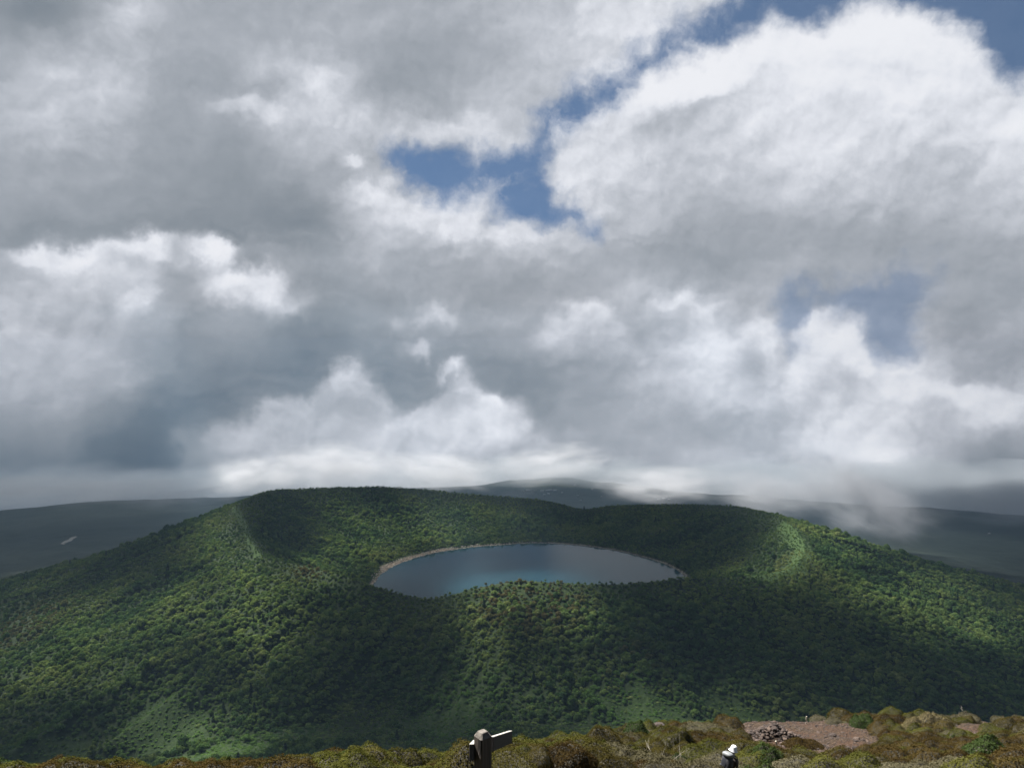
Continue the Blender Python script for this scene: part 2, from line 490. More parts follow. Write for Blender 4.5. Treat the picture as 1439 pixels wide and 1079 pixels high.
# (px, row of the crest, distance): the crest of the crater rim
RIM_PX = [(330, 709, 1620), (377, 689, 1750), (450, 686, 1880), (540, 684, 2000), (650, 694, 2080), (770, 704, 2130), (820, 718, 2110), (850, 711, 2100), (940, 709, 2030),
          (1040, 712, 1850), (1100, 729, 1650), (1130, 769, 1450), (1113, 797, 1320), (1060, 808, 1230), (965, 811, 1170), (850, 820, 1130), (740, 814, 1120), (680, 821, 1120),
          (605, 843, 1130), (548, 830, 1150), (480, 806, 1180), (420, 792, 1230), (368, 781, 1300), (352, 756, 1400)]
rim = [at(*p) for p in RIM_PX]

def polar_fn(pts, vals, width):
    th = np.array([math.atan2(p[1] - LC[1], p[0] - LC[0]) for p in pts])
    o = np.argsort(th)
    th, vals = th[o], np.asarray(vals)[o]
    T = np.linspace(-math.pi, math.pi, 1441)
    f = np.interp(T, np.r_[th[-1] - 2 * math.pi, th, th[0] + 2 * math.pi], np.r_[vals[-1], vals, vals[0]])
    k = np.exp(-0.5 * (np.arange(-40, 41) / width) ** 2)
    k /= k.sum()
    f = np.convolve(np.r_[f[-41:-1], f, f[1:41]], k, 'valid')
    return lambda t: np.interp(t, T, f[:len(T)])

L_of = polar_fn(shore, [math.hypot(p[0] - LC[0], p[1] - LC[1]) for p in shore], 8)
R_of = polar_fn(rim, [math.hypot(p[0] - LC[0], p[1] - LC[1]) for p in rim], 9)
H_of = polar_fn(rim, [p[2] for p in rim], 9)

# the summit slope the photographer stands on: rows of its skyline, and how far off that edge is
EDGE = np.array([(-400, 1103, 30), (0, 1103, 32), (100, 1102, 32), (250, 1098, 33), (330, 1094, 34), (420, 1088, 35), (470, 1076, 36), (520, 1073, 37), (560, 1079, 38), (610, 1080, 38), (650, 1076, 39), (740, 1059, 42),
                 (800, 1050, 44), (860, 1040, 47), (905, 1024, 50), (950, 1020, 52), (1000, 1022, 54), (1050, 1013, 57), (1090, 1013, 58), (1140, 1014, 60), (1180, 1011, 61), (1240, 1008, 62), (1330, 1015, 60),
                 (1360, 1010, 58), (1400, 1014, 57), (1439, 1012, 55), (1900, 1009, 55)], float)
def fore_depth(x, y):
    y1 = np.maximum(y, 3.0)
    px = np.clip(CX + FPX * x / y1, -400, 1900)
    r = np.interp(px, EDGE[:, 0], EDGE[:, 1])
    ye = np.interp(px, EDGE[:, 0], EDGE[:, 2])
    b = (CY - r) / FPX
    se = -(-SP + b * CP) / (CP + b * SP)
    c = np.clip((0.550 - se) / 0.42, 0.03, 0.2)
    yc = np.minimum(y1, ye)
    D = yc * (se + c * (1 - yc / ye)) + 1.6 * np.exp(-yc / 12.0)
    D = D + 0.80 * np.maximum(y1 - ye, 0) + np.where(y < 3, (y - 3) * 0.3, 0)
    return D, ye

def fore_z(x, y):
    D, ye = fore_depth(x, y)
    n = 0.55 * vnoise(x / 4.3, y / 4.3, 3) + 0.30 * vnoise(x / 1.7, y / 1.7, 5) + 0.10 * vnoise(x / 0.6, y / 0.6, 6)
    dip = 0.62 * np.exp(-(((x - 7.45) / 2.2) ** 2 + ((y - 25.0) / 2.2) ** 2))
    return EYE - D - dip + n * sstep(y, 8, 22) * (1 - 0.9 * dip / 0.62)

BASE = -1040.0
def land_z(x, y):
    x, y = np.asarray(x, float), np.asarray(y, float)
    dx, dy = x - LC[0], y - LC[1]
    r = np.hypot(dx, dy)
    t = np.arctan2(dy, dx)
    L, R, H = L_of(t), R_of(t), H_of(t)
    ru = 7.0 * fbm(x / 150, y / 150, 4, 11) + 2.2 * fbm(x / 30, y / 30, 3, 12)
    s = np.clip((r - L) / np.maximum(R - L, 1), 0, 1)
    ribs = 13.0 * vnoise(t * 7.0 + 0.6, r / 420, 25) + 7.0 * vnoise(t * 17.0, r / 300, 26)
    ru2 = ru * 1.3 + ribs * 1.6
    zin = np.where(r < L, -12 * (1 - r / L) - 0.5, H * (0.66 * s ** 1.1 + 0.34 * s ** 4) + ru2 * sstep(s, 0.08, 0.4) * (1 - sstep(s, 0.85, 1)))
    d = np.maximum(r - R, 0)
    right = sstep(dx, -300, 500)
    st = 0.34 - 0.05 * right
    drop = 420 * (1 - np.exp(-d * st / 420)) + 0.10 * d
    gul = 24.0 * (0.25 - np.abs(vnoise(t * 9.0, r / 900, 21))) * 2 + 14 * (0.25 - np.abs(vnoise(t * 21.0 + r / 700, r / 500, 22))) * 2
    zout = H - drop + (ru + gul) * sstep(d, 8, 160)
    far = BASE + 130 * fbm(x / 2200, y / 2200, 4, 31) + 90 * fbm(x / 500, y / 500, 3, 32)
    k = 90.0
    zout = np.where(d > 200, np.logaddexp(zout / k, far / k) * k, zout)
    z = np.where(r < R, zin, zout)
    # foot of the summit slope
    rho = np.hypot(x, y)
    mt = EYE - 40 - 0.74 * (rho - 60) + 0.00030 * np.maximum(rho - 60, 0) ** 2 * (rho < 1000)
    mt = np.where(rho > 950, -400.0, mt) + ru
    kk = 12.0
    return np.where(rho < 1100, np.logaddexp(z / kk, mt / kk) * kk, z)

def hit_land(px, row, y0=700.0, y1=9000.0, steps=900):
    """First point of the land under a place of the photograph."""
    u, v = pix_dir(px, row)
    Y = y0 * (y1 / y0) ** np.linspace(0, 1, steps)
    g = land_z(u * Y, Y) - (EYE + v * Y)
    i = np.argmax(g > 0)
    if not (g > 0).any():
        return None
    return u * Y[i], Y[i], float(land_z(u * Y[i], Y[i]))

def hit_fore(px, row):
    u, v = pix_dir(px, row)
    Y = np.linspace(5, 80, 1500)
    g = fore_z(u * Y, Y) - (EYE + v * Y)
    g = np.where(Y < 20, -1, g)
    if not (g > 0).any():
        i = int(np.argmax(g))
    else:
        i = int(np.argmax(g > 0))
    return np.array([u * Y[i], Y[i], float(fore_z(u * Y[i], Y[i]))])

# ------------------------------------------------------------------ materials of the land
def land_material():
    m, nt, o = mat('forest_floor')
    g = node(nt, 'ShaderNodeNewGeometry')
    p = g.outputs['Position']
    sep = node(nt, 'ShaderNodeSeparateXYZ')
    setin(nt, sep, i0=p)
    n1 = noise(nt, p, 0.012, 6, 0.6)
    n2 = noise(nt, p, 0.15, 4, 0.6)
    near = ramp(nt, n2, [(0.3, (0.008, 0.015, 0.005)), (0.6, (0.018, 0.030, 0.010)), (0.8, (0.030, 0.042, 0.015))])
    # far country: woods with paler fields on the plain
    vo = node(nt, 'ShaderNodeTexVoronoi', feature='F1')
    setin(nt, vo, Vector=p, Scale=0.004, Randomness=1.0)
    fields = ramp(nt, vo.outputs['Color'], [(0.0, (0.008, 0.014, 0.009)), (0.5, (0.026, 0.034, 0.024)), (0.8, (0.05, 0.055, 0.04)), (1.0, (0.10, 0.10, 0.08))])
    fm_ = smooth(nt, noise(nt, p, 0.0009, 5, 0.55), 0.52, 0.60)
    low = smooth(nt, sep.outputs[2], -950.0, -820.0, 1.0, 0.0)
    woods = ramp(nt, n1, [(0.35, (0.006, 0.011, 0.008)), (0.65, (0.014, 0.021, 0.014))])
    far = mixc(nt, fm(nt, 'MULTIPLY', fm_, low), woods, fields)
    isfar = smooth(nt, sep.outputs[2], -260.0, -160.0, 1.0, 0.0)
    c = mixc(nt, isfar, near, far)
    at_ = node(nt, 'ShaderNodeAttribute', attribute_name='grass')
    gcol = ramp(nt, noise(nt, p, 0.25, 5, 0.6), [(0.35, (0.012, 0.028, 0.008)), (0.5, (0.026, 0.050, 0.013)), (0.68, (0.050, 0.080, 0.022))])
    c = mixc(nt, at_.outputs['Fac'], c, gcol)
    sh = node(nt, 'ShaderNodeAttribute', attribute_name='shore')
    rock = ramp(nt, noise(nt, p, 0.35, 6, 0.65), [(0.35, (0.035, 0.028, 0.022)), (0.5, (0.12, 0.096, 0.074)), (0.68, (0.24, 0.205, 0.165))])
    c = mixc(nt, sh.outputs['Fac'], c, rock)
    pr = principled(nt, o, Base_Color=c, Roughness=0.95)
    pr.inputs['Specular IOR Level'].default_value = 0.15
    nt.links.new(bump(nt, n2, 0.6, 2.0), pr.inputs['Normal'])
    return m

def water_material():
    m, nt, o = mat('lake_water')
    p = node(nt, 'ShaderNodeNewGeometry').outputs['Position']
    n = noise(nt, p, 0.9, 3, 0.6)
    n2 = noise(nt, p, 0.02, 4, 0.5)
    teal = smooth(nt, noise(nt, p, 0.0035, 3, 0.5), 0.30, 0.75)
    c = mixc(nt, teal, (0.006, 0.024, 0.034), (0.008, 0.027, 0.035))
    pr = principled(nt, o, Base_Color=c, Roughness=0.06, IOR=1.33)
    rg = lin(nt, n2, 0.4, 0.65, 0.04, 0.12)
    pr.inputs['Specular IOR Level'].default_value = 0.17
    pr.inputs['Specular Tint'].default_value = (0.72, 0.95, 1.0, 1)
    nt.links.new(rg, pr.inputs['Roughness'])
    nt.links.new(bump(nt, n, 0.25, 0.25), pr.inputs['Normal'])
    return m

def leaf_material(name, stops, patch=0.006, warm=None, rough=0.75, trans=0.32, spread=0.5, vary=0.30):
    """Foliage: each plant its own tone, drifting over the slope by species patch."""
    m, nt, o = mat(name)
    oi = node(nt, 'ShaderNodeObjectInfo')
    pn = noise(nt, oi.outputs['Location'], patch, 4, 0.6)
    f = fm(nt, 'ADD', fm(nt, 'MULTIPLY', oi.outputs['Random'], spread), fm(nt, 'MULTIPLY', fm(nt, 'SUBTRACT', pn, 0.5), 2.2))
    f = fm(nt, 'ADD', f, 0.5 - 0.5 * spread, clamp=True)
    c = ramp(nt, f, stops)
    if warm:
        for (loc, rad, col, amt) in warm:
            d = vm(nt, 'DISTANCE', oi.outputs['Location'], loc)
            k = fm(nt, 'MULTIPLY', smooth(nt, d, rad * 0.4, rad, 1.0, 0.0), fm(nt, 'GREATER_THAN', amt, noise(nt, vm(nt, 'MULTIPLY', oi.outputs['Location'], (1.7, 1.3, 1.0)), 0.13, 2, 0.5)))
            c = mixc(nt, k, c, col)
    at_ = node(nt, 'ShaderNodeAttribute', attribute_name='tone')
    c = mixc(nt, 1.0, c, ramp(nt, at_.outputs['Fac'], [(0, (1 - vary,) * 3), (1, (1 + vary,) * 3)]), 'MULTIPLY')
    d = node(nt, 'ShaderNodeBsdfDiffuse')
    setin(nt, d, Color=c)
    t = node(nt, 'ShaderNodeBsdfTranslucent')
    setin(nt, t, Color=vm(nt, 'MULTIPLY', c, (1.15, 1.2, 0.6)))
    mx = node(nt, 'ShaderNodeMixShader')
    setin(nt, mx, i0=trans, i1=d.outputs[0], i2=t.outputs[0])
    nt.links.new(mx.outputs[0], o.inputs['Surface'])
    return m

M_LAND = land_material()
M_WATER = water_material()

def bark_material(name, a, b, scale=6.0):
    m, nt, o = mat(name)
    g = node(nt, 'ShaderNodeTexCoord').outputs['Object']
    n = noise(nt, vm(nt, 'MULTIPLY', g, (1, 1, 0.15)), scale, 6, 0.65)
    pr = principled(nt, o, Base_Color=ramp(nt, n, [(0.3, a), (0.7, b)]), Roughness=0.9)
    nt.links.new(bump(nt, n, 0.6, 0.01), pr.inputs['Normal'])
    return m

M_BARK = bark_material('bark', (0.05, 0.04, 0.03), (0.14, 0.12, 0.10))

# ------------------------------------------------------------------ the land as one sheet
def build_land():
    az = np.radians(np.linspace(-50, 50, 760))
    rho = np.r_[np.geomspace(66, 700, 36)[:-1], np.linspace(700, 2500, 380)[:-1], np.geomspace(2500, 7900, 150)]
    A, Rr = np.meshgrid(az, rho)
    wob = 1 + 0.05 * np.sin(A * 9 + 1.0) + 0.03 * np.sin(A * 23)
    Rr = np.where(Rr > 5000, 5000 + (Rr - 5000) * wob, Rr)
    Rr = np.where(Rr > 4000, 4000 + (Rr - 4000) * (1 + 0.17 * np.exp(-((A - 0.07) / 0.11) ** 2)), Rr)
    X, Y = Rr * np.sin(A), Rr * np.cos(A)
    Z = land_z(X, Y)
    o = grid_mesh('ground', X, Y, Z, M_LAND)
    dx, dy = X - LC[0], Y - LC[1]
    r, t = np.hypot(dx, dy), np.arctan2(dy, dx)
    Lr = L_of(t)
    wid = shore_width(X, Y)
    shore_ = (1 - sstep(r - Lr, wid * 0.7, wid * 1.2)) * (r < R_of(t))
    grass = grass_mask(X, Y)
    for nm, a in (('shore', shore_), ('grass', grass)):
        at_ = o.data.attributes.new(nm, 'FLOAT', 'POINT')
        at_.data.foreach_set('value', a.ravel().astype(np.float32))
    tag(o, 'wooded volcano slopes and the hazy lowland around the crater', 'ground', kind='structure')
    return o

def shore_width(x, y):
    return 2 + 18 * np.clip(0.4 + 1.5 * vnoise(x / 55, y / 55, 41), 0.05, 1) * (0.22 + 0.78 * sstep(-(x - LC[0]), 20, 230))

def line_dist(X, Y, pts):
    d = np.full(np.shape(X), 1e9)
    for (x0, y0), (x1, y1) in zip(pts[:-1], pts[1:]):
        ex, ey = x1 - x0, y1 - y0
        t = np.clip(((X - x0) * ex + (Y - y0) * ey) / (ex * ex + ey * ey + 1e-9), 0, 1)
        d = np.minimum(d, np.hypot(X - x0 - t * ex, Y - y0 - t * ey))
    return d

def crest_line(names):
    return [tuple(at(*p)[:2]) for p in RIM_PX if p in names]
def land_pt(px, row):
    h = hit_land(px, row)
    return (float(h[0]), float(h[1]), float(h[2]))
CREST_L = [tuple(at(*p)[:2]) for p in ((332, 712, 1605), (345, 735, 1500), (352, 756, 1400), (366, 778, 1310))]
CREST_R = [tuple(at(*p)[:2]) for p in ((1104, 733, 1620), (1130, 769, 1450), (1113, 797, 1320), (1065, 806, 1232))]
MEADOW = [(land_pt(225, 1032), 46), (land_pt(330, 1056), 30), (land_pt(55, 1066), 36), (land_pt(620, 1016), 34), (land_pt(905, 995), 40), (land_pt(1010, 992), 30)]
def grass_mask(X, Y):
    n = vnoise(X / 18, Y / 18, 51)
    a = 1 - sstep(line_dist(X, Y, CREST_L), 5 + 8 * n, 16 + 10 * n)
    b = 1 - sstep(line_dist(X, Y, CREST_R), 10 + 14 * n, 30 + 24 * n)
    g = np.maximum(0.9 * a, 0.8 * b)
    for p_, w_ in MEADOW:
        g = np.maximum(g, 0.42 * (1 - sstep(np.hypot((X - p_[0]) / 1.5, Y - p_[1]) + 34 * n + 30 * vnoise(X / 45, Y / 45, 52), w_ * 0.6, w_)))
    return np.clip(g, 0, 1)

land = build_land()

# the lake
th = np.linspace(-math.pi, math.pi, 181)[:-1]
lr = L_of(th)
lv = [(LC[0], LC[1], 0.0)] + [(LC[0] + (l + 6) * math.cos(t), LC[1] + (l + 6) * math.sin(t), 0.0) for l, t in zip(lr, th)]
lake = mesh_obj('lake', lv, [(0, i + 1, (i + 1) % 180 + 1) for i in range(180)], M_WATER)
tag(lake, 'dark blue crater lake inside the wooded rim', 'lake', kind='structure')

# ------------------------------------------------------------------ trees
def crown_mesh(name, seed, kind='round', n=300, w=1.0, h=1.0):
    """A crown of leaf clumps over several lobes, with a trunk below; radius about 1, base at 0."""
    r = np.random.default_rng(seed)
    V, F, T, MI = [], [], [], []
    def card(c, nrm, s, tone):
        nrm = nrm / (np.linalg.norm(nrm) + 1e-9)
        a = np.cross(nrm, r.normal(size=3))
        a /= np.linalg.norm(a) + 1e-9
        b = np.cross(nrm, a)
        k = len(V)
        e = r.uniform(0.6, 1.2, 4) * s
        for q, (sa, sb) in enumerate(((1, 0.1), (0.1, 1), (-1, -0.1), (-0.1, -1))):
            V.append(c + a * sa * e[q] + b * sb * e[q] + nrm * r.normal() * s * 0.25)
        F.append((k, k + 1, k + 2, k + 3))
        MI.append(0)
        T.extend([tone] * 4)
    if kind == 'conifer':
        for i in range(n):
            t = r.random() ** 0.7
            z = 2.0 * (1 - t) + 0.2
            rad = 0.75 * t * (0.75 + 0.25 * math.sin(z * 17)) + 0.05
            a = r.uniform(0, 2 * math.pi)
            rr = rad * math.sqrt(r.uniform(0.35, 1))
            c = np.array([rr * math.cos(a), rr * math.sin(a), z])
            card(c, np.array([math.cos(a), math.sin(a), 0.9]), 0.10, r.random())
        top = 1.9
    else:
        lob = [(np.array([0, 0, 1.0 * h]), 0.62)]
        for i in range(7 if kind == 'round' else 9):
            a = r.uniform(0, 2 * math.pi)
            d = r.uniform(0.3, 0.72)
            lob.append((np.array([d * math.cos(a) * w, d * math.sin(a) * w, h * r.uniform(0.6, 1.25) - 0.22 * d]), r.uniform(0.26, 0.46)))
        wts = np.array([l[1] ** 2 for l in lob])
        wts /= wts.sum()
        for i in range(n):
            k = r.choice(len(lob), p=wts)
            c0, rad = lob[k]
            nrm = r.normal(size=3)
            nrm /= np.linalg.norm(nrm)
            if nrm[2] < -0.35:
                nrm[2] *= -1
            rr = rad * r.uniform(0.82, 1.06)
            c = c0 + nrm * np.array([rr, rr, rr * 0.8])
            c[2] = max(c[2], 0.2)
            card(c, nrm + r.normal(size=3) * 0.38, 0.080 * (0.8 + rad), 0.25 + 0.5 * r.random() + 0.25 * (k % 2))
        top = 1.0 * h
    k = len(V)
    for z, rad in ((-0.6, 0.09), (top, 0.03)):
        for j in range(5):
            V.append(np.array([rad * math.cos(j * 1.2566), rad * math.sin(j * 1.2566), z]))
            T.append(0.5)
    for j in range(5):
        F.append((k + j, k + (j + 1) % 5, k + 5 + (j + 1) % 5, k + 5 + j))
        MI.append(1)
    me = bpy.data.meshes.new(name)
    me.from_pydata([tuple(v) for v in V], [], F)
    me.polygons.foreach_set('material_index', MI)
    at_ = me.attributes.new('tone', 'FLOAT', 'POINT')
    at_.data.foreach_set('value', np.array(T, np.float32))
    return me

BROWN = (0.098, 0.088, 0.042)
M_LEAF = leaf_material('broadleaf_foliage', [(0.0, (0.024, 0.050, 0.024)), (0.28, (0.046, 0.088, 0.034)), (0.52, (0.084, 0.132, 0.044)), (0.78, (0.128, 0.174, 0.056)), (1.0, (0.172, 0.204, 0.078))],
                       warm=[(land_pt(745, 838), 130.0, BROWN, 0.47), (land_pt(440, 800), 50.0, BROWN, 0.56), (land_pt(880, 945), 70.0, BROWN, 0.5), (land_pt(20, 880), 160.0, (0.095, 0.095, 0.045), 0.5),
                             (land_pt(235, 1030), 95.0, (0.085, 0.150, 0.040), 0.62), (land_pt(330, 1052), 60.0, (0.085, 0.150, 0.040), 0.62), (land_pt(640, 1008), 90.0, (0.075, 0.140, 0.038), 0.56),
                             (land_pt(880, 985), 90.0, (0.075, 0.140, 0.038), 0.56), (land_pt(60, 1060), 70.0, (0.085, 0.150, 0.040), 0.62), (land_pt(1110, 790), 60.0, (0.150, 0.180, 0.070), 0.55)])
M_CONE = leaf_material('conifer_foliage', [(0.0, (0.010, 0.022, 0.014)), (1.0, (0.024, 0.040, 0.020))], trans=0.1)
TREE_KINDS = [('round', 3, 1.0, 0.95), ('round', 11, 1.1, 0.75), ('wide', 23, 1.2, 0.65), ('round', 31, 0.95, 1.1), ('conifer', 41, 1, 1)]
TREE_ME = []
for kd, sd, w_, h_ in TREE_KINDS:
    me = crown_mesh('tree', sd, kd, 560 if kd != 'conifer' else 420, w_, h_)
    me.materials.append(M_CONE if kd == 'conifer' else M_LEAF)
    me.materials.append(M_BARK)
    TREE_ME.append(me)

def forest_points():
    out = []
    for sp, small in ((6.3, False), (7.4, True)):
        out.append(forest_layer(sp, small))
    return [np.concatenate(a) for a in zip(*out)]

def forest_layer(sp, small):
    gx, gy = np.meshgrid(np.arange(-1650, 1650, sp), np.arange(690, 2320, sp))
    x = (gx + rng.uniform(-0.48, 0.48, gx.shape) * sp).ravel()
    y = (gy + rng.uniform(-0.48, 0.48, gy.shape) * sp).ravel()
    dx, dy = x - LC[0], y - LC[1]
    r, t = np.hypot(dx, dy), np.arctan2(dy, dx)
    d, Lr = r - R_of(t), L_of(t)
    keep = (np.abs(x) < 0.80 * y + 40) & (r > Lr + 6 + shore_width(x, y)) & ~((d > 70) & (y > 1900)) & (d < 760)
    far_thin = (d > 350) & (rng.random(x.shape) < 0.25)
    g = grass_mask(x, y)
    keep &= ~far_thin & (rng.random(x.shape) > g * 0.2) & (small | (rng.random(x.shape) > 0.14))
    x, y, r, t, d, g = x[keep], y[keep], r[keep], t[keep], d[keep], g[keep]
    z = land_z(x, y)
    px, row = to_pix(x, y, z)
    b = (CY - np.interp(px, EDGE[:, 0], EDGE[:, 1])) / FPX
    vis = (px > -170) & (px < 1610) & (row < np.interp(px, EDGE[:, 0], EDGE[:, 1]) + 30)
    x, y, z, d, g, px, row = x[vis], y[vis], z[vis], d[vis], g[vis], px[vis], row[vis]
    # crown radius: tall woods in hollows, low wind-cut scrub along the crest and at the foot of the summit slope
    big = 0.5 + fbm(x / 70, y / 70, 3, 61)
    rad = 2.9 + 2.9 * np.clip(big, 0, 1) * rng.uniform(0.3, 1.3, x.shape)
    rad *= 1 - 0.5 * (1 - sstep(np.abs(d), 6, 60))
    scrub = sstep(fbm(x / 90 + 5, y / 60, 3, 63), -0.02, 0.16) * (1 - sstep(y, 860, 980))
    rad *= np.clip(np.exp(rng.normal(0, 0.30, x.shape)), 0.5, 1.9)
    scrub = np.maximum(scrub, np.minimum(1, 2.2 * g) * (y < 1000))
    rad *= 1 - 0.30 * scrub
    rad *= 1 - 0.5 * g
    kind = rng.choice(4, size=x.shape, p=[0.34, 0.28, 0.22, 0.16])
    kind = np.where(scrub > 0.5, 2, kind)
    con = (rng.random(x.shape) < 0.006 + 0.035 * (fbm(x / 120, y / 120, 2, 66) > 0.1)) & (scrub < 0.3)
    kind = np.where(con, 4, kind)
    hs = rng.uniform(0.7, 1.3, x.shape) * (1 - 0.5 * scrub)
    if small:                                         # undergrowth between the crowns
        rad = rng.uniform(1.8, 3.2, x.shape) * (1 - 0.3 * g)
        kind = rng.choice(4, size=x.shape)
    return x, y, z - 0.30 * rad, rad, kind, hs, px, row

fx, fy, fz, frad, fkind, fhs, fpx, frow = forest_points()
# the three hundred that show largest stand as trees of their own
edge_row = np.interp(fpx, EDGE[:, 0], EDGE[:, 1])
_, toprow = to_pix(fx, fy, fz + frad * 1.1)
inview = (fpx > 4) & (fpx < 1435) & (toprow < edge_row - 8) & (toprow < 1074) & (fy > 700)
score = np.where(inview, frad / fy, -1)
pick = np.argsort(-score)[:300]
own = np.zeros(len(fx), bool)
own[pick] = True
GROUPS = ['nearest round-crowned trees at the foot of the slope', 'nearest broad-crowned trees at the foot of the slope', 'nearest low scrub trees at the foot of the slope',
          'nearest tall-crowned trees at the foot of the slope', 'nearest conifers at the foot of the slope']
LABELS = ['round-crowned green tree in the near forest below the summit shrubs', 'broad flat-crowned green tree in the near forest below the summit shrubs',
          'low spreading bright green scrub tree in the near forest below the summit shrubs', 'tall-crowned green tree in the near forest below the summit shrubs',
          'dark pointed conifer standing among paler broadleaf trees of the near forest']
NAMES = ['broadleaf_tree', 'broadleaf_tree', 'scrub_tree', 'broadleaf_tree', 'conifer_tree']
first = {}
for i in pick:
    k = int(fkind[i])
    if k not in first:
        o = bpy.data.objects.new(NAMES[k], TREE_ME[k])
        first[k] = tag(o, LABELS[k], 'tree', GROUPS[k])
    else:
        o = first[k].copy()
    COL.objects.link(o)
    o.location = (fx[i], fy[i], fz[i])
    o.rotation_euler = (0, 0, rng.uniform(0, 6.28))
    o.scale = (frad[i], frad[i], frad[i] * fhs[i])
for k in range(5):                                     # every kind needs one tree to be copied from
    if k not in first:
        i = int(np.argmax(np.where((fkind == k) & inview, score, -2)))
        o = bpy.data.objects.new(NAMES[k], TREE_ME[k])
        first[k] = tag(o, LABELS[k], 'tree', GROUPS[k])
        COL.objects.link(o)
        o.location = (fx[i], fy[i], fz[i]); o.scale = (frad[i],) * 3
        own[i] = True

def scatter(name, P, scale, rotz, kind, protos, label, cat, tilt=None):
    """One object of points that carries a copy of a prototype's mesh at each: for what nobody could count."""
    me = bpy.data.meshes.new(name)
    me.vertices.add(len(P))
    me.vertices.foreach_set('co', np.asarray(P, np.float32).ravel())
    for nm, ty, key, a in (('scl', 'FLOAT_VECTOR', 'vector', scale), ('rot', 'FLOAT_VECTOR', 'vector', rotz), ('knd', 'INT', 'value', kind)):
        at_ = me.attributes.new(nm, ty, 'POINT')
        at_.data.foreach_set(key, np.asarray(a, np.int32 if ty == 'INT' else np.float32).ravel())
    o = bpy.data.objects.new(name, me)
    COL.objects.link(o)
    ng = bpy.data.node_groups.new(name, 'GeometryNodeTree')
    ng.interface.new_socket('Geometry', in_out='INPUT', socket_type='NodeSocketGeometry')
    ng.interface.new_socket('Geometry', in_out='OUTPUT', socket_type='NodeSocketGeometry')
    gi, go = ng.nodes.new('NodeGroupInput'), ng.nodes.new('NodeGroupOutput')
    join = ng.nodes.new('GeometryNodeJoinGeometry')
    def named(nm, ty):
        n = ng.nodes.new('GeometryNodeInputNamedAttribute')
        n.data_type = ty
        n.inputs[0].default_value = nm
        return [s for s in n.outputs if s.enabled][0]
    for j, pr in enumerate(protos):
        cmp_ = ng.nodes.new('FunctionNodeCompare')
        cmp_.data_type = 'INT'
        cmp_.operation = 'EQUAL'
        ins = [s for s in cmp_.inputs if s.enabled]
        ng.links.new(named('knd', 'INT'), ins[0])
        ins[1].default_value = j
        oi = ng.nodes.new('GeometryNodeObjectInfo')
        oi.inputs['Object'].default_value = pr
        oi.inputs['As Instance'].default_value = True
        ip = ng.nodes.new('GeometryNodeInstanceOnPoints')
        ng.links.new(gi.outputs[0], ip.inputs['Points'])
        ng.links.new(cmp_.outputs[0], ip.inputs['Selection'])
        ng.links.new(oi.outputs['Geometry'], ip.inputs['Instance'])
        ng.links.new(named('scl', 'FLOAT_VECTOR'), ip.inputs['Scale'])
        e2r = ng.nodes.new('FunctionNodeEulerToRotation')
        ng.links.new(named('rot', 'FLOAT_VECTOR'), e2r.inputs[0])
        ng.links.new(e2r.outputs[0], ip.inputs['Rotation'])
        ng.links.new(ip.outputs[0], join.inputs[0])
    ng.links.new(join.outputs[0], go.inputs[0])
    md = o.modifiers.new('scatter', 'NODES')
    md.node_group = ng
    return tag(o, label, cat, kind='stuff')

rest = ~own
print('forest', int(rest.sum()))
sc3 = np.stack([frad, frad, frad * fhs], -1)[rest]
rot3 = np.stack([np.zeros(len(fx)), np.zeros(len(fx)), rng.uniform(0, 6.28, len(fx))], -1)[rest]
scatter('forest', np.stack([fx, fy, fz], -1)[rest], sc3, rot3, fkind[rest], [first[k] for k in range(5)],
        'dense green forest covering the crater walls and flanks', 'forest')

# ------------------------------------------------------------------ unseen cloud layer overhead, its gaps shaped to sun and shade the slopes
DECK = 2900.0                                # height of the cloud layer, metres above the lake
# (px, row, half width, half height, amount): where the gaps let the sun through
LIT = [(335, 790, 75, 85, 1.0), (360, 870, 90, 60, .95), (430, 800, 70, 34, 1.0), (250, 850, 120, 50, .8), (110, 880, 130, 55, .8), (40, 930, 110, 60, .75), (160, 950, 120, 50, .6), (460, 870, 80, 40, .5),
       (500, 745, 100, 50, .95), (600, 735, 100, 36, .85), (480, 775, 60, 30, 1.0), (420, 698, 60, 18, .7), (690, 730, 70, 25, .5),
       (670, 880, 42, 70, 1.0), (690, 838, 60, 26, 1.0), (805, 855, 60, 45, .85), (760, 825, 100, 18, .85), (900, 965, 90, 50, .7), (720, 965, 110, 50, .6), (240, 1025, 130, 55, .85), 
       (1120, 760, 75, 50, 1.0), (1190, 775, 80, 34, 1.0), (1080, 797, 80, 22, 1.0), (1265, 840, 110, 34, .95), (1350, 885, 110, 34, .8), (1020, 960, 90, 60, .55), (930, 1005, 120, 36, .7), (1150, 960, 100, 40, .3)]
DIM = [(398, 736, 56, 52, 1.0), (985, 752, 95, 46, .9), (550, 900, 110, 60, 1.0), (915, 880, 85, 75, 1.0), (745, 890, 26, 40, .45), (200, 800, 90, 26, .5), (1120, 905, 150, 66, 1.0), (640, 1010, 160, 40, .5), (80, 1000, 90, 40, .5)]

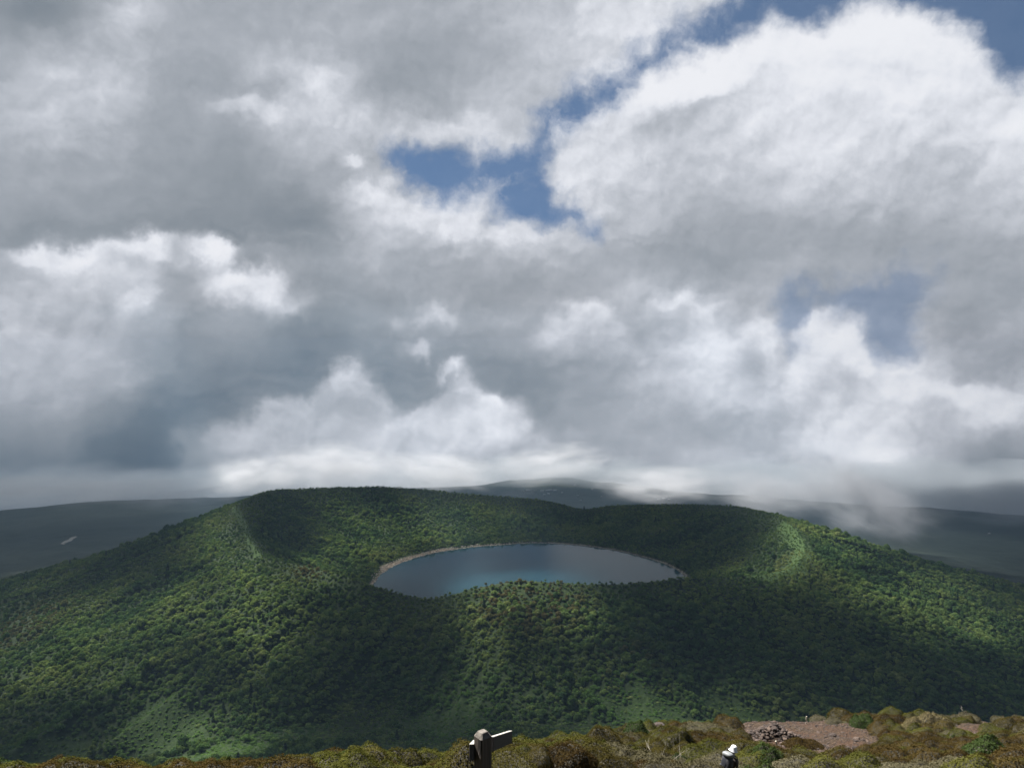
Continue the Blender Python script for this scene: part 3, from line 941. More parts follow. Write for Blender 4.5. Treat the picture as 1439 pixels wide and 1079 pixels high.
def deck_thickness(X, Y):
    """Cloud thickness over deck points, from the lit places of the land below along the sun's direction."""
    sx, sy = SUN.x / SUN.z, SUN.y / SUN.z
    zt = np.full(X.shape, 60.0)
    for _ in range(3):
        x, y = X - sx * (DECK - zt), Y - sy * (DECK - zt)
        zt = np.where(y > 120, land_z(x, np.maximum(y, 120)), 350.0)
    zt = zt + 4
    px, row = to_pix(x, np.maximum(y, 60), zt)
    nx, ny = 45 * fbm(x / 120, y / 120, 4, 71), 45 * fbm(x / 120 + 40, y / 120, 4, 72)
    px, row = px + nx * 700 / np.maximum(y, 500), row + ny * 500 / np.maximum(y, 500)
    lit = np.zeros(X.shape)
    for (a, b, ra, rb, k) in LIT:
        lit = np.maximum(lit, k * np.exp(-0.8 * (((px - a) / ra) ** 2 + ((row - b) / rb) ** 2) ** 1.3))
    for (a, b, ra, rb, k) in DIM:
        lit = lit * (1 - k * np.exp(-0.8 * (((px - a) / ra) ** 2 + ((row - b) / rb) ** 2) ** 1.3))
    near = 1 - sstep(np.hypot(x, y), 330, 620)
    lit = np.maximum(lit, 0.62 * near)
    # lit is the share of sunlight that is to come through; the thickness follows from it
    lit = lit ** 1.35
    base = 0.06 * np.clip(1 + 2.2 * fbm(x / 260, y / 260, 4, 73), 0.2, 2.2)
    for (a, b, ra, rb, k) in DIM:
        q = k * np.exp(-0.8 * (((px - a) / ra) ** 2 + ((row - b) / rb) ** 2) ** 1.3)
        base, lit = base * (1 - 0.75 * q), np.maximum(lit * (1 - 0.5 * q), 0.62 * near)
    lit = np.clip(base + (1 - base) * lit, 0.03, 1)
    edge = sstep(x, -1900, -1500) * (1 - sstep(x, 1500, 1900)) * sstep(y, 150, 400) * (1 - sstep(y, 2350, 2800))
    return -np.log(lit) * SUN.z / 0.040 * edge

def build_shade_deck():
    sx, sy = SUN.x / SUN.z, SUN.y / SUN.z
    gx = np.arange(-2000, 2001, 18.0) + sx * (DECK - 60)
    gy = np.arange(60, 2901, 18.0) + sy * (DECK - 60)
    X, Y = np.meshgrid(gx, gy)
    T = deck_thickness(X, Y)
    T[0], T[-1], T[:, 0], T[:, -1] = 0, 0, 0, 0
    T = np.where(T < 1.5, 0, T)
    lift = 40 * fbm(X / 400, Y / 400, 3, 75)
    n, m = X.shape
    idx = np.arange(n * m).reshape(n, m)
    top = np.stack([X, Y, DECK + lift + T * 0.62], -1).reshape(-1, 3)
    bot = np.stack([X, Y, DECK + lift - T * 0.38], -1).reshape(-1, 3)
    tz = T.ravel() <= 0
    bid = np.where(tz, np.arange(n * m), np.arange(n * m) + n * m)
    q = np.stack([idx[:-1, :-1], idx[:-1, 1:], idx[1:, 1:], idx[1:, :-1]], -1).reshape(-1, 4)
    live = ~tz[q].all(1)
    q = q[live]
    faces = np.r_[q, bid[q][:, ::-1]]
    co = np.r_[top, bot]
    used = np.unique(faces)
    mp = np.full(len(co), -1)
    mp[used] = np.arange(len(used))
    m_, nt, o = mat('cloud')
    v = node(nt, 'ShaderNodeVolumePrincipled')
    setin(nt, v, Color=(0.95, 0.95, 0.97, 1), Density=0.040, Anisotropy=0.3)
    nt.links.new(v.outputs[0], o.inputs['Volume'])
    c = mesh_obj('clouds', co[used], mp[faces], m_)
    tag(c, 'unseen cloud layer above the crater, its gaps shaped to sun the slopes', 'clouds', kind='stuff')
build_shade_deck()

def build_shade_sheet():
    """A sheet of cloud added far up, out of view, to keep the lowland beyond the crater in shade."""
    hz_ = 9000.0
    sx, sy = SUN.x / SUN.z * (hz_ + 900), SUN.y / SUN.z * (hz_ + 900)
    X, Y = np.meshgrid(np.arange(-8600, 8601, 240.0), np.arange(900, 8400, 240.0))
    f = 0.85 + 0.9 * fbm(X / 2400, Y / 1500, 4, 81)
    T = 260 * np.clip(f, 0.12, 1.4) * sstep(Y, 2700 - 1500 * sstep(np.abs(X), 1150, 1900), 3400 - 1500 * sstep(np.abs(X), 1150, 1900)) * (1 - 0.8 * sstep(Y, 7200, 8200))
    T = T * (1 - 0.92 * sstep(X, -1700, -1100) * (1 - sstep(X, 2000, 2800)) * np.exp(-((Y - 3250) / 800) ** 2))  # opening in the added sheet, so sun reaches the mist behind the rim
    bm = bmesh.new()
    n, m = X.shape
    up = [[bm.verts.new((X[i, j] + sx, Y[i, j] + sy, hz_ + T[i, j] * 0.6 + 1)) for j in range(m)] for i in range(n)]
    dn = [[bm.verts.new((X[i, j] + sx, Y[i, j] + sy, hz_ - T[i, j] * 0.4 - 1)) for j in range(m)] for i in range(n)]
    for i in range(n - 1):
        for j in range(m - 1):
            bm.faces.new((up[i][j], up[i][j + 1], up[i + 1][j + 1], up[i + 1][j]))
            bm.faces.new((dn[i][j], dn[i + 1][j], dn[i + 1][j + 1], dn[i][j + 1]))
    ring = [(0, j) for j in range(m)] + [(i, m - 1) for i in range(1, n)] + [(n - 1, j) for j in range(m - 2, -1, -1)] + [(i, 0) for i in range(n - 2, 0, -1)]
    for (a, b), (c, d) in zip(ring, ring[1:] + ring[:1]):
        bm.faces.new((up[a][b], dn[a][b], dn[c][d], up[c][d]))
    m_, nt, o = mat('shade_sheet')
    v = node(nt, 'ShaderNodeVolumePrincipled')
    setin(nt, v, Color=(0.95, 0.95, 0.97, 1), Density=0.0085, Anisotropy=0.3)
    nt.links.new(v.outputs[0], o.inputs['Volume'])
    tag(bm_obj('clouds', bm, m_), 'unseen high cloud sheet added to shade the lowland beyond the crater', 'clouds', kind='stuff')
build_shade_sheet()

# ------------------------------------------------------------------ haze
def build_haze():
    m, nt, o = mat('haze')
    v = node(nt, 'ShaderNodeVolumePrincipled')
    setin(nt, v, Color=(0.15, 0.225, 0.31, 1), Density=HAZE, Anisotropy=0.0)
    nt.links.new(v.outputs[0], o.inputs['Volume'])
    x0, x1, y0, y1, z0, z1 = -8200, 8200, -300, HAZE_END, BASE - 420, HAZE_TOP
    vs = [(x, y, z) for z in (z0, z1) for y in (y0, y1) for x in (x0, x1)]
    fs = [(0, 2, 3, 1), (4, 5, 7, 6), (0, 1, 5, 4), (2, 6, 7, 3), (0, 4, 6, 2), (1, 3, 7, 5)]
    h = mesh_obj('haze', vs, fs, m)
    tag(h, 'thin blue-grey mountain haze', 'haze', kind='stuff')
build_haze()

# ------------------------------------------------------------------ drifting mist in front of the lowland
def build_mist(px, row, Y, rx, ry, rz, dens, seed, label, tilt=0.0):
    m, nt, o = mat('mist')
    t = node(nt, 'ShaderNodeTexCoord').outputs['Object']
    r = vm(nt, 'LENGTH', vm(nt, 'ADD', t, vm(nt, 'MULTIPLY', vm(nt, 'SUBTRACT', noise(nt, vm(nt, 'ADD', t, (seed, 0, 0)), 1.6, 4, 0.55, col=True), (0.5,) * 3), (0.9,) * 3)))
    f = smooth(nt, r, 0.10, 0.82, 1.0, 0.0)
    n = smooth(nt, noise(nt, vm(nt, 'ADD', t, (0, seed, 0)), 2.6, 6, 0.6), 0.34, 0.68)
    v = node(nt, 'ShaderNodeVolumePrincipled')
    setin(nt, v, Color=(0.72, 0.74, 0.79, 1), Density=fm(nt, 'MULTIPLY', fm(nt, 'MULTIPLY', f, n), dens), Anisotropy=0.2)
    nt.links.new(v.outputs[0], o.inputs['Volume'])
    bm = bmesh.new()
    bmesh.ops.create_icosphere(bm, subdivisions=3, radius=1.0)
    ob = bm_obj('mist', bm, m)
    ob.location = tuple(at(px, row, Y))
    ob.scale = (rx, ry, rz)
    ob.rotation_euler = (0, tilt, 0)
    m.cycles.volume_step_rate = 0.6
    tag(ob, label, 'mist', kind='stuff')
build_mist(1205, 700, 3300, 520, 260, 220, 0.016, 2.0, 'pale mist hanging off the cloud beyond the right flank', 0.35)
build_mist(735, 693, 2230, 110, 60, 22, 0.004, 5.0, 'thin mist trailing over the far rim of the crater')
build_mist(1005, 708, 2160, 60, 50, 14, 0.004, 8.0, 'small wisp of mist on the far right rim')
for k, (px, row, rx, rz, dens) in enumerate(((350, 668, 300, 130, 0.009), (470, 654, 420, 150, 0.012), (615, 662, 430, 130, 0.013), (775, 650, 380, 110, 0.009), (930, 682, 400, 120, 0.014), (1080, 694, 400, 150, 0.014))):
    build_mist(px, row, 3250 + 60 * (k % 3), rx, 260, rz, dens, 11.0 + 3.7 * k, ('left end of the pale cloud resting behind the crater rim', 'pale cloud behind the highest part of the left rim', 'pale cloud behind the middle of the far rim',
               'thin cloud above the notch in the far rim', 'pale cloud behind the right part of the far rim', 'pale cloud behind the right shoulder of the rim')[k], 0.12 * (k % 3 - 1))
build_mist(40, 688, 6000, 1700, 700, 170, 0.0022, 31.0, 'dim grey cloud at the far left end of the lowland')
build_mist(235, 694, 5600, 900, 700, 150, 0.0022, 37.0, 'dim grey cloud low behind the left shoulder of the crater')
build_mist(1420, 712, 5600, 900, 700, 170, 0.0022, 41.0, 'dim grey cloud at the far right end of the lowland')
def build_bank():
    """Cloud lying on the far plain: a long arc of soft cloud that swallows the horizon."""
    m, nt, o = mat('cloud_bank')
    g = node(nt, 'ShaderNodeNewGeometry').outputs['Position']
    sp_ = node(nt, 'ShaderNodeSeparateXYZ')
    setin(nt, sp_, i0=g)
    w = noise(nt, vm(nt, 'MULTIPLY', g, (1, 1, 1.6)), 0.0011, 5, 0.55)
    h = fm(nt, 'MULTIPLY_ADD', fm(nt, 'SUBTRACT', w, 0.5), 600.0, sp_.outputs[2])
    f = fm(nt, 'MULTIPLY', smooth(nt, h, -1350.0, -1020.0), smooth(nt, h, -980.0, -800.0, 1.0, 0.0))
    flat_ = node(nt, 'ShaderNodeCombineXYZ')
    setin(nt, flat_, i0=sp_.outputs[0], i1=sp_.outputs[1])
    f = fm(nt, 'MULTIPLY', f, smooth(nt, vm(nt, 'LENGTH', flat_.outputs[0]), 6500.0, 7300.0))
    v = node(nt, 'ShaderNodeVolumePrincipled')
    setin(nt, v, Color=(0.56, 0.60, 0.65, 1), Density=fm(nt, 'MULTIPLY', fm(nt, 'MULTIPLY', f, smooth(nt, sp_.outputs[0], -2300.0, -600.0, 0.22, 1.0)), 0.0020), Anisotropy=0.0)
    nt.links.new(v.outputs[0], o.inputs['Volume'])
    m.cycles.volume_step_rate = 0.5
    V, F = [], []
    n = 48
    for k in range(n + 1):
        a = math.radians(-52 + 104 * k / n)
        for r, z in ((6500, -1120), (6500, -480), (7950, -430), (7950, -1120)):
            V.append((r * math.sin(a), r * math.cos(a), z))
    for k in range(n):
        for j in range(4):
            F.append((4 * k + j, 4 * k + (j + 1) % 4, 4 * k + 4 + (j + 1) % 4, 4 * k + 4 + j))
    F += [(3, 2, 1, 0), (4 * n, 4 * n + 1, 4 * n + 2, 4 * n + 3)]
    ob = mesh_obj('mist', V, F, m)
    tag(ob, 'grey cloud bank lying over the far end of the lowland', 'mist', kind='stuff')
build_bank()

# ------------------------------------------------------------------ the summit slope in front
def inside(px, row, poly):
    r = np.zeros(np.shape(px), bool)
    for (x0, y0), (x1, y1) in zip(poly, poly[1:] + poly[:1]):
        if y0 != y1:
            r ^= ((y0 > row) != (y1 > row)) & (px < (x1 - x0) * (row - y0) / (y1 - y0) + x0)
    return r
SOIL = [[(1036, 1010), (1140, 1008), (1188, 1032), (1222, 1050), (1250, 1085), (1100, 1085), (1092, 1066), (1062, 1052), (1040, 1040), (1028, 1028)],
        [(1146, 1012), (1242, 1018), (1254, 1042), (1232, 1060), (1180, 1048)],
        [(884, 1024), (905, 1008), (950, 1008), (1048, 1006), (1046, 1022), (1000, 1026), (950, 1024), (900, 1030)],
        [(1336, 1020), (1386, 1008), (1412, 1014), (1406, 1034), (1345, 1040)],
        [(-10, 1074), (60, 1073), (118, 1076), (112, 1090), (-10, 1090)]]
def soil_mask(x, y):
    z = fore_z(x, y)
    px, row = to_pix(x, y, z)
    px = px + 26 * vnoise(x / 1.1, y / 1.1, 91)
    row = row + 9 * vnoise(x / 0.9, y / 0.9, 92)
    m = np.zeros(np.shape(x), bool)
    for p in SOIL:
        m |= inside(px, row, p)
    return m

def soil_material():
    m, nt, o = mat('summit_soil')
    p = node(nt, 'ShaderNodeNewGeometry').outputs['Position']
    n1, n2, n3 = noise(nt, p, 0.9, 6, 0.6), noise(nt, p, 7.0, 6, 0.65), noise(nt, p, 0.35, 3, 0.5)
    soil = ramp(nt, n2, [(0.34, (0.010, 0.007, 0.005)), (0.5, (0.036, 0.025, 0.017)), (0.68, (0.095, 0.068, 0.048))])
    red = ramp(nt, n2, [(0.34, (0.016, 0.010, 0.007)), (0.68, (0.074, 0.046, 0.032))])
    c = mixc(nt, smooth(nt, n3, 0.42, 0.6), soil, red)
    a = node(nt, 'ShaderNodeAttribute', attribute_name='soil')
    turf = ramp(nt, n2, [(0.3, (0.014, 0.015, 0.006)), (0.7, (0.038, 0.034, 0.014))])
    c = mixc(nt, smooth(nt, fm(nt, 'ADD', a.outputs['Fac'], fm(nt, 'MULTIPLY', fm(nt, 'SUBTRACT', n1, 0.5), 0.8)), 0.35, 0.65), turf, c)
    pr = principled(nt, o, Base_Color=c, Roughness=0.95)
    pr.inputs['Specular IOR Level'].default_value = 0.1
    nt.links.new(bump(nt, fm(nt, 'ADD', n2, fm(nt, 'MULTIPLY', n1, 2.0)), 0.9, 0.15), pr.inputs['Normal'])
    return m

def build_fore():
    a = np.linspace(-0.95, 0.95, 420)
    yy_ = np.r_[np.linspace(-14, 3, 8), np.linspace(4, 20, 20), np.linspace(20.5, 66, 190), np.linspace(67, 95, 14)]
    A, Y = np.meshgrid(a, yy_)
    X = A * np.maximum(Y, 14) * 0.95
    Z = fore_z(X, Y)
    o = grid_mesh('summit_slope', X, Y, Z, soil_material())
    at_ = o.data.attributes.new('soil', 'FLOAT', 'POINT')
    at_.data.foreach_set('value', soil_mask(X, np.maximum(Y, 4)).astype(np.float32).ravel())
    tag(o, 'bare reddish summit slope under the low shrubs', 'slope', kind='structure')
build_fore()

def ground_at(px, row):
    p = hit_fore(px, row)
    return Vector((float(p[0]), float(p[1]), float(p[2])))

# pale gravel path showing between the shrubs
def path_material():
    m, nt, o = mat('pale_gravel')
    p = node(nt, 'ShaderNodeNewGeometry').outputs['Position']
    n = noise(nt, p, 6.0, 6, 0.65)
    pr = principled(nt, o, Base_Color=ramp(nt, n, [(0.3, (0.13, 0.115, 0.09)), (0.55, (0.27, 0.245, 0.20)), (0.75, (0.38, 0.35, 0.30))]), Roughness=0.95)
    nt.links.new(bump(nt, n, 0.8, 0.08), pr.inputs['Normal'])
    return m
M_PALE = path_material()
def build_path(line, width, label):
    P = [ground_at(*p) for p in line]
    pts = []
    for a, b in zip(P[:-1], P[1:]):
        for k in range(8):
            pts.append(a.lerp(b, k / 8))
    V, F = [], []
    for i, p in enumerate(pts):
        d = pts[min(i + 1, len(pts) - 1)] - pts[max(i - 1, 0)]
        n = Vector((-d.y, d.x, 0)).normalized()
        for s in (-1, -0.33, 0.33, 1):
            q = p + n * s * width * (0.8 + 0.5 * random.random())
            V.append((q.x, q.y, float(fore_z(q.x, q.y)) + 0.10))
    for i in range(len(pts) - 1):
        for j in range(3):
            F.append((4 * i + j, 4 * i + j + 1, 4 * i + j + 5, 4 * i + j + 4))
    o = mesh_obj('path', V, F, M_PALE, None, True)
    tag(o, label, 'path', kind='structure')
build_path([(902, 1042), (918, 1038), (936, 1036), (956, 1031)], 0.75, 'pale gravel path cut through the shrubs')

# ------------------------------------------------------------------ shrubs
def mound_mesh(name, seed, n=5200, h=0.62, leaf=0.026, long=1.0):
    """A wind-shorn cushion of small leaves over bumps; radius about 1, base at 0."""
    r = np.random.default_rng(seed)
    V, F, T, MI = [], [], [], []
    bumps = [(r.uniform(-0.8, 0.8) * long, r.uniform(-0.8, 0.8), r.uniform(0.18, 0.42), r.uniform(0.08, 0.26) * h / 0.5) for _ in range(int(15 * long))]
    def top(x, y):
        q = (x / long) ** 2 + y * y
        z = h * math.sqrt(max(0.0, 1 - q)) ** 0.8 if q < 1 else 0.0
        for bx, by, br, bh in bumps:
            z += bh * math.exp(-((x - bx) ** 2 + (y - by) ** 2) / (br * br)) * max(0, 1 - q) ** 0.4
        return z
    k = 0
    while k < n * long:
        x, y = r.uniform(-1, 1) * long, r.uniform(-1, 1)
        q = (x / long) ** 2 + y * y
        if q > 1:
            continue
        z = top(x, y)
        e = 0.02
        nrm = np.array([-(top(x + e, y) - z) / e, -(top(x, y + e) - z) / e, 1.0])
        lift = np.linalg.norm(nrm)
        if r.random() > min(1, lift / 3.0):
            continue
        nrm /= lift
        dpt = r.random()
        c = np.array([x, y, z]) + nrm * (dpt - 0.6) * 0.10
        if z > 0.25 and r.random() < 0.4:
            c[2] -= r.uniform(0, 0.3) * z if q > 0.5 else 0
        nn = nrm + r.normal(size=3) * 0.38
        nn /= np.linalg.norm(nn)
        a = np.cross(nn, r.normal(size=3))
        a /= np.linalg.norm(a)
        b = np.cross(nn, a)
        s = leaf * r.uniform(0.6, 1.5)
        i = len(V)
        V += [c + a * s, c + b * s * 0.55, c - a * s, c - b * s * 0.55]
        F.append((i, i + 1, i + 2, i + 3))
        MI.append(0)
        T += [0.25 + 0.6 * r.random() + 0.2 * (dpt - 0.5)] * 4
        k += 1
    i0 = len(V)                                        # the twiggy heart of the bush
    nu, nv = 14, 5
    for a in range(nv):
        rr = a / nv
        for b in range(nu):
            t = 2 * math.pi * b / nu
            x, y = 0.93 * math.cos(t) * (1 - rr) * long, 0.93 * math.sin(t) * (1 - rr)
            V.append(np.array([x, y, -0.25 if a == 0 else max(0.0, top(x, y) - 0.09)]))
            T.append(0.15)
    V.append(np.array([0, 0, top(0, 0) - 0.09]))
    T.append(0.15)
    for a in range(nv - 1):
        for b in range(nu):
            F.append((i0 + a * nu + b, i0 + a * nu + (b + 1) % nu, i0 + (a + 1) * nu + (b + 1) % nu, i0 + (a + 1) * nu + b))
            MI.append(1)
    for b in range(nu):
        F.append((i0 + (nv - 1) * nu + b, i0 + (nv - 1) * nu + (b + 1) % nu, len(V) - 1))
        MI.append(1)
    me = bpy.data.meshes.new(name)
    me.from_pydata([tuple(v) for v in V], [], F)
    me.polygons.foreach_set('material_index', MI)
    at_ = me.attributes.new('tone', 'FLOAT', 'POINT')
    at_.data.foreach_set('value', np.array(T, np.float32))
    return me

M_OLIVE = leaf_material('azalea_leaves', [(0.0, (0.022, 0.018, 0.007)), (0.35, (0.038, 0.032, 0.010)), (0.55, (0.038, 0.040, 0.010)), (0.8, (0.054, 0.055, 0.014)), (1.0, (0.055, 0.044, 0.020))], patch=0.13, trans=0.2, spread=0.45, vary=0.30)
M_RUST = leaf_material('rusty_azalea_leaves', [(0.0, (0.022, 0.015, 0.007)), (0.5, (0.042, 0.030, 0.011)), (1.0, (0.056, 0.045, 0.017))], patch=0.13, trans=0.2, vary=0.30)
M_GREY = leaf_material('grey_twiggy_leaves', [(0.0, (0.034, 0.030, 0.017)), (0.5, (0.055, 0.050, 0.030)), (1.0, (0.080, 0.073, 0.048))], patch=0.13, trans=0.15, vary=0.30)
M_DKGREEN = leaf_material('dark_green_leaves', [(0.0, (0.016, 0.026, 0.010)), (1.0, (0.034, 0.050, 0.016))], patch=0.13, trans=0.2, vary=0.30)
M_TAN = leaf_material('tan_shrub_leaves', [(0.0, (0.060, 0.050, 0.026)), (1.0, (0.090, 0.076, 0.042))], patch=0.3, trans=0.15, vary=0.4)
M_HEART = bark_material('shrub_heart', (0.010, 0.009, 0.005), (0.026, 0.022, 0.012))
SHRUB = [('azalea_shrub', M_OLIVE, 3, 0.50, 'olive-green cushion shrub in the low carpet on the summit slope', 'olive cushion shrubs of the summit slope'),
         ('azalea_shrub', M_RUST, 5, 0.46, 'rusty brown cushion shrub in the low carpet on the summit slope', 'rusty cushion shrubs of the summit slope'),
         ('azalea_shrub', M_OLIVE, 9, 0.36, 'flat olive cushion shrub in the low carpet on the summit slope', 'flat olive cushion shrubs of the summit slope'),
         ('twiggy_shrub', M_GREY, 13, 0.38, 'grey-green twiggy shrub in the low carpet on the summit slope', 'grey twiggy shrubs of the summit slope'),
         ('dark_shrub', M_DKGREEN, 17, 0.52, 'dark green cushion shrub in the low carpet on the summit slope', 'dark green shrubs of the summit slope')]
SHRUB_ME = []
for nm, m_, sd, h_, lb, gp in SHRUB:
    me = mound_mesh(nm, sd, h=h_)
    me.materials.append(m_)
    me.materials.append(M_HEART)
    SHRUB_ME.append(me)

def shrub_points():
    sp = 1.0
    gx, gy = np.meshgrid(np.arange(-34, 56, sp), np.arange(21, 66, sp))
    x = (gx + rng.uniform(-.5, .5, gx.shape) * sp).ravel()
    y = (gy + rng.uniform(-.5, .5, gy.shape) * sp).ravel()
    z = fore_z(x, y)
    _, ye = fore_depth(x, y)
    px, row = to_pix(x, y, z)
    keep = (px > -60) & (px < 1500) & (y < ye + 2.0) & (row < 1125) & ~soil_mask(x, y)
    keep &= ~((np.abs(x / y - 7.35 / 25.0) * 25 < 0.75) & (y > 20) & (y < 26.2))
    x, y, z, px, row = x[keep], y[keep], z[keep], px[keep], row[keep]
    rad = 0.48 + 0.60 * rng.random(x.shape) ** 1.6 + 0.25 * (vnoise(x / 5, y / 5, 95) + 0.5)
    p = 0.5 + 1.4 * fbm(x / 6, y / 6, 3, 97)
    kind = np.where(p < 0.42, 1, np.where(p < 0.66, 0, np.where(p < 0.92, 2, 3)))
    kind = np.where(rng.random(x.shape) < 0.22, rng.choice(5, size=x.shape, p=[.36, .32, .22, .03, .07]), kind)
    return x, y, z - 0.04, rad, kind, px, row
sx_, sy_, sz_, srad, skind, spx, srow = shrub_points()
_, st = to_pix(sx_, sy_, sz_ + srad * 0.5)
svis = (st < 1076) & (spx > 3) & (spx < 1436)
sscore = np.where(svis, srad / sy_, -1)
spick = np.argsort(-sscore)[:280]
sown = np.zeros(len(sx_), bool)
sown[spick] = True
sfirst = {}
for i in list(spick) + [int(np.argmax(np.where(skind == k, sscore, -9))) for k in range(5)]:
    k = int(skind[i])
    if k in sfirst and i not in spick:
        continue
    if k not in sfirst:
        o = bpy.data.objects.new(SHRUB[k][0], SHRUB_ME[k])
        sfirst[k] = tag(o, SHRUB[k][4], 'shrub', SHRUB[k][5])
        sown[i] = True
    else:
        o = sfirst[k].copy()
    COL.objects.link(o)
    o.location = (sx_[i], sy_[i], sz_[i])
    o.rotation_euler = (rng.normal() * 0.08, rng.normal() * 0.08, rng.uniform(0, 6.28))
    o.scale = (srad[i], srad[i] * rng.uniform(0.8, 1.1), srad[i] * rng.uniform(0.8, 1.15))
r_ = ~sown
print('shrubs', int(r_.sum()), int(svis.sum()))
scatter('low_shrubs', np.stack([sx_, sy_, sz_], -1)[r_], np.stack([srad, srad, srad * rng.uniform(0.8, 1.1, len(sx_))], -1)[r_],
        np.stack([0 * sx_, 0 * sx_, rng.uniform(0, 6.28, len(sx_))], -1)[r_], skind[r_], [sfirst[k] for k in range(5)],
        'unbroken carpet of low olive and brown shrubs on the summit slope', 'low shrubs')

def lone_shrub(name, px, row, rad, m_, seed, label, h=0.62, long=1.0, rz=0.0, leaf=0.036, tilt=0.0):
    me = mound_mesh(name, seed, h=h, long=long, leaf=leaf)
    me.materials.append(m_)
    me.materials.append(M_HEART)
    o = bpy.data.objects.new(name, me)
    COL.objects.link(o)
    o.location = ground_at(px, row)
    o.rotation_euler = (0, tilt, rz)
    o.scale = (rad,) * 3
    return tag(o, label, 'shrub')
lone_shrub('tan_shrub', 1298, 1032, 1.15, M_TAN, 31, 'long tan wind-shorn shrub overhanging a dark hollow at the right', 0.62, 2.3, 0.35, 0.030, -0.10)
lone_shrub('dark_shrub', 896, 1043, 1.0, M_DKGREEN, 33, 'dark rounded shrub against the near end of the pale path', 0.6)
lone_shrub('dark_shrub', 318, 1076, 0.42, M_DKGREEN, 35, 'small dark upright shrub on the skyline of the left foreground', 1.2)
lone_shrub('green_shrub', 1392, 1074, 1.25, M_DKGREEN, 37, 'fresh dark green bush at the lower right corner', 0.55)
lone_shrub('green_shrub', 1212, 1022, 0.95, M_DKGREEN, 39, 'green shrub at the top of the gravel slope', 0.6)
lone_shrub('heath_shrub', 1128, 1050, 0.95, M_RUST, 43, 'flat brown shrub lying on the bare soil below the stone heap', 0.22, 1.4, 0.1)

# ------------------------------------------------------------------ bleached dead twigs
def wood_material(name, a, b):
    return bark_material(name, a, b, 9.0)
M_DEAD = wood_material('bleached_wood', (0.20, 0.18, 0.14), (0.42, 0.39, 0.33))
def dead_twigs(px, row, n, size, spread, label, seed, lean=(0, 0), thick=0.013):
    r = random.Random(seed)
    base = ground_at(px, row)
    bm = bmesh.new()
    for i in range(n):
        p = Vector((r.uniform(-spread, spread), r.uniform(-spread, spread) * 0.6, -0.05))
        d = Vector((r.uniform(-0.8, 0.8) + lean[0], r.uniform(-0.5, 0.5) + lean[1], r.uniform(0.8, 1.4))).normalized()
        pts, rad = [p.copy()], [thick]
        L = size * r.uniform(0.6, 1.2)
        for k in range(5):
            d = (d + Vector((r.uniform(-.35, .35), r.uniform(-.35, .35), r.uniform(-.2, .25)))).normalized()
            p = p + d * L / 5
            pts.append(p.copy())
            rad.append(thick * (1 - 0.16 * (k + 1)))
        add_tube(bm, pts, rad, 5)
        for k in (2, 3, 4):
            if r.random() < 0.75:
                q = pts[k]
                e = (d + Vector((r.uniform(-1, 1), r.uniform(-.8, .8), r.uniform(-.1, .6)))).normalized()
                add_tube(bm, [q, q + e * L * 0.2, q + (e + Vector((0, 0, .3))).normalized() * L * 0.36], [rad[k] * .7, rad[k] * .5, rad[k] * .25], 4)
    o = bm_obj('dead_shrub', bm, M_DEAD)
    o.location = base
    return tag(o, label, 'dead shrub')
dead_twigs(944, 1080, 22, 0.95, 1.0, 'bleached leafless bush of bent twigs at the bottom edge beside the hiker', 3)
dead_twigs(906, 1072, 7, 0.7, 0.3, 'small upright tuft of bleached dead twigs near the bottom edge', 5)
dead_twigs(1356, 1004, 7, 0.85, 0.5, 'bleached snags sticking up from the shrubs on the right skyline', 7, (-0.2, 0), 0.026)
dead_twigs(1182, 1074, 14, 0.8, 0.7, 'grey dead brush on the gravel beside the lower path', 9)
dead_twigs(1016, 1056, 5, 0.55, 0.25, 'two pale sticks standing in the shrubs behind the hiker', 11, (0.1, 0), 0.016)
dead_twigs(1420, 1076, 9, 0.8, 0.5, 'pale twigs rising from the green bush at the right corner', 13)

# ------------------------------------------------------------------ stones
def stone_material(name, stops):
    m, nt, o = mat(name)
    g = node(nt, 'ShaderNodeTexCoord').outputs['Object']
    oi = node(nt, 'ShaderNodeObjectInfo')
    n = noise(nt, g, 3.0, 6, 0.65)
    c = ramp(nt, fm(nt, 'ADD', fm(nt, 'MULTIPLY', oi.outputs['Random'], 0.6), fm(nt, 'MULTIPLY', n, 0.4)), stops)
    pr = principled(nt, o, Base_Color=c, Roughness=0.92)
    nt.links.new(bump(nt, n, 0.7, 0.2), pr.inputs['Normal'])
    return m
M_STONE = stone_material('lava_stone', [(0.1, (0.018, 0.013, 0.011)), (0.5, (0.046, 0.032, 0.027)), (0.9, (0.105, 0.072, 0.055))])
M_LICHEN = stone_material('pale_stone', [(0.1, (0.10, 0.09, 0.075)), (0.9, (0.27, 0.25, 0.21))])
def stone_mesh(name, seed, m_):
    r = random.Random(seed)
    bm = bmesh.new()
    bmesh.ops.create_icosphere(bm, subdivisions=2, radius=1.0)
    cuts = [(Vector((r.gauss(0, 1), r.gauss(0, 1), r.gauss(0, 1))).normalized(), r.uniform(0.55, 0.85)) for _ in range(7)]
    for v in bm.verts:
        for nrm, d in cuts:
            k = v.co.dot(nrm)
            if k > d:
                v.co -= nrm * (k - d) * 0.9
        v.co *= 1 + r.uniform(-0.05, 0.05)
        v.co.z *= 0.75
    me = bpy.data.meshes.new(name)
    bm.to_mesh(me)
    bm.free()
    me.materials.append(m_)
    return me
STONES = [stone_mesh('stone', 100 + k, M_STONE) for k in range(5)]
PALES = [stone_mesh('stone', 120 + k, M_LICHEN) for k in range(3)]
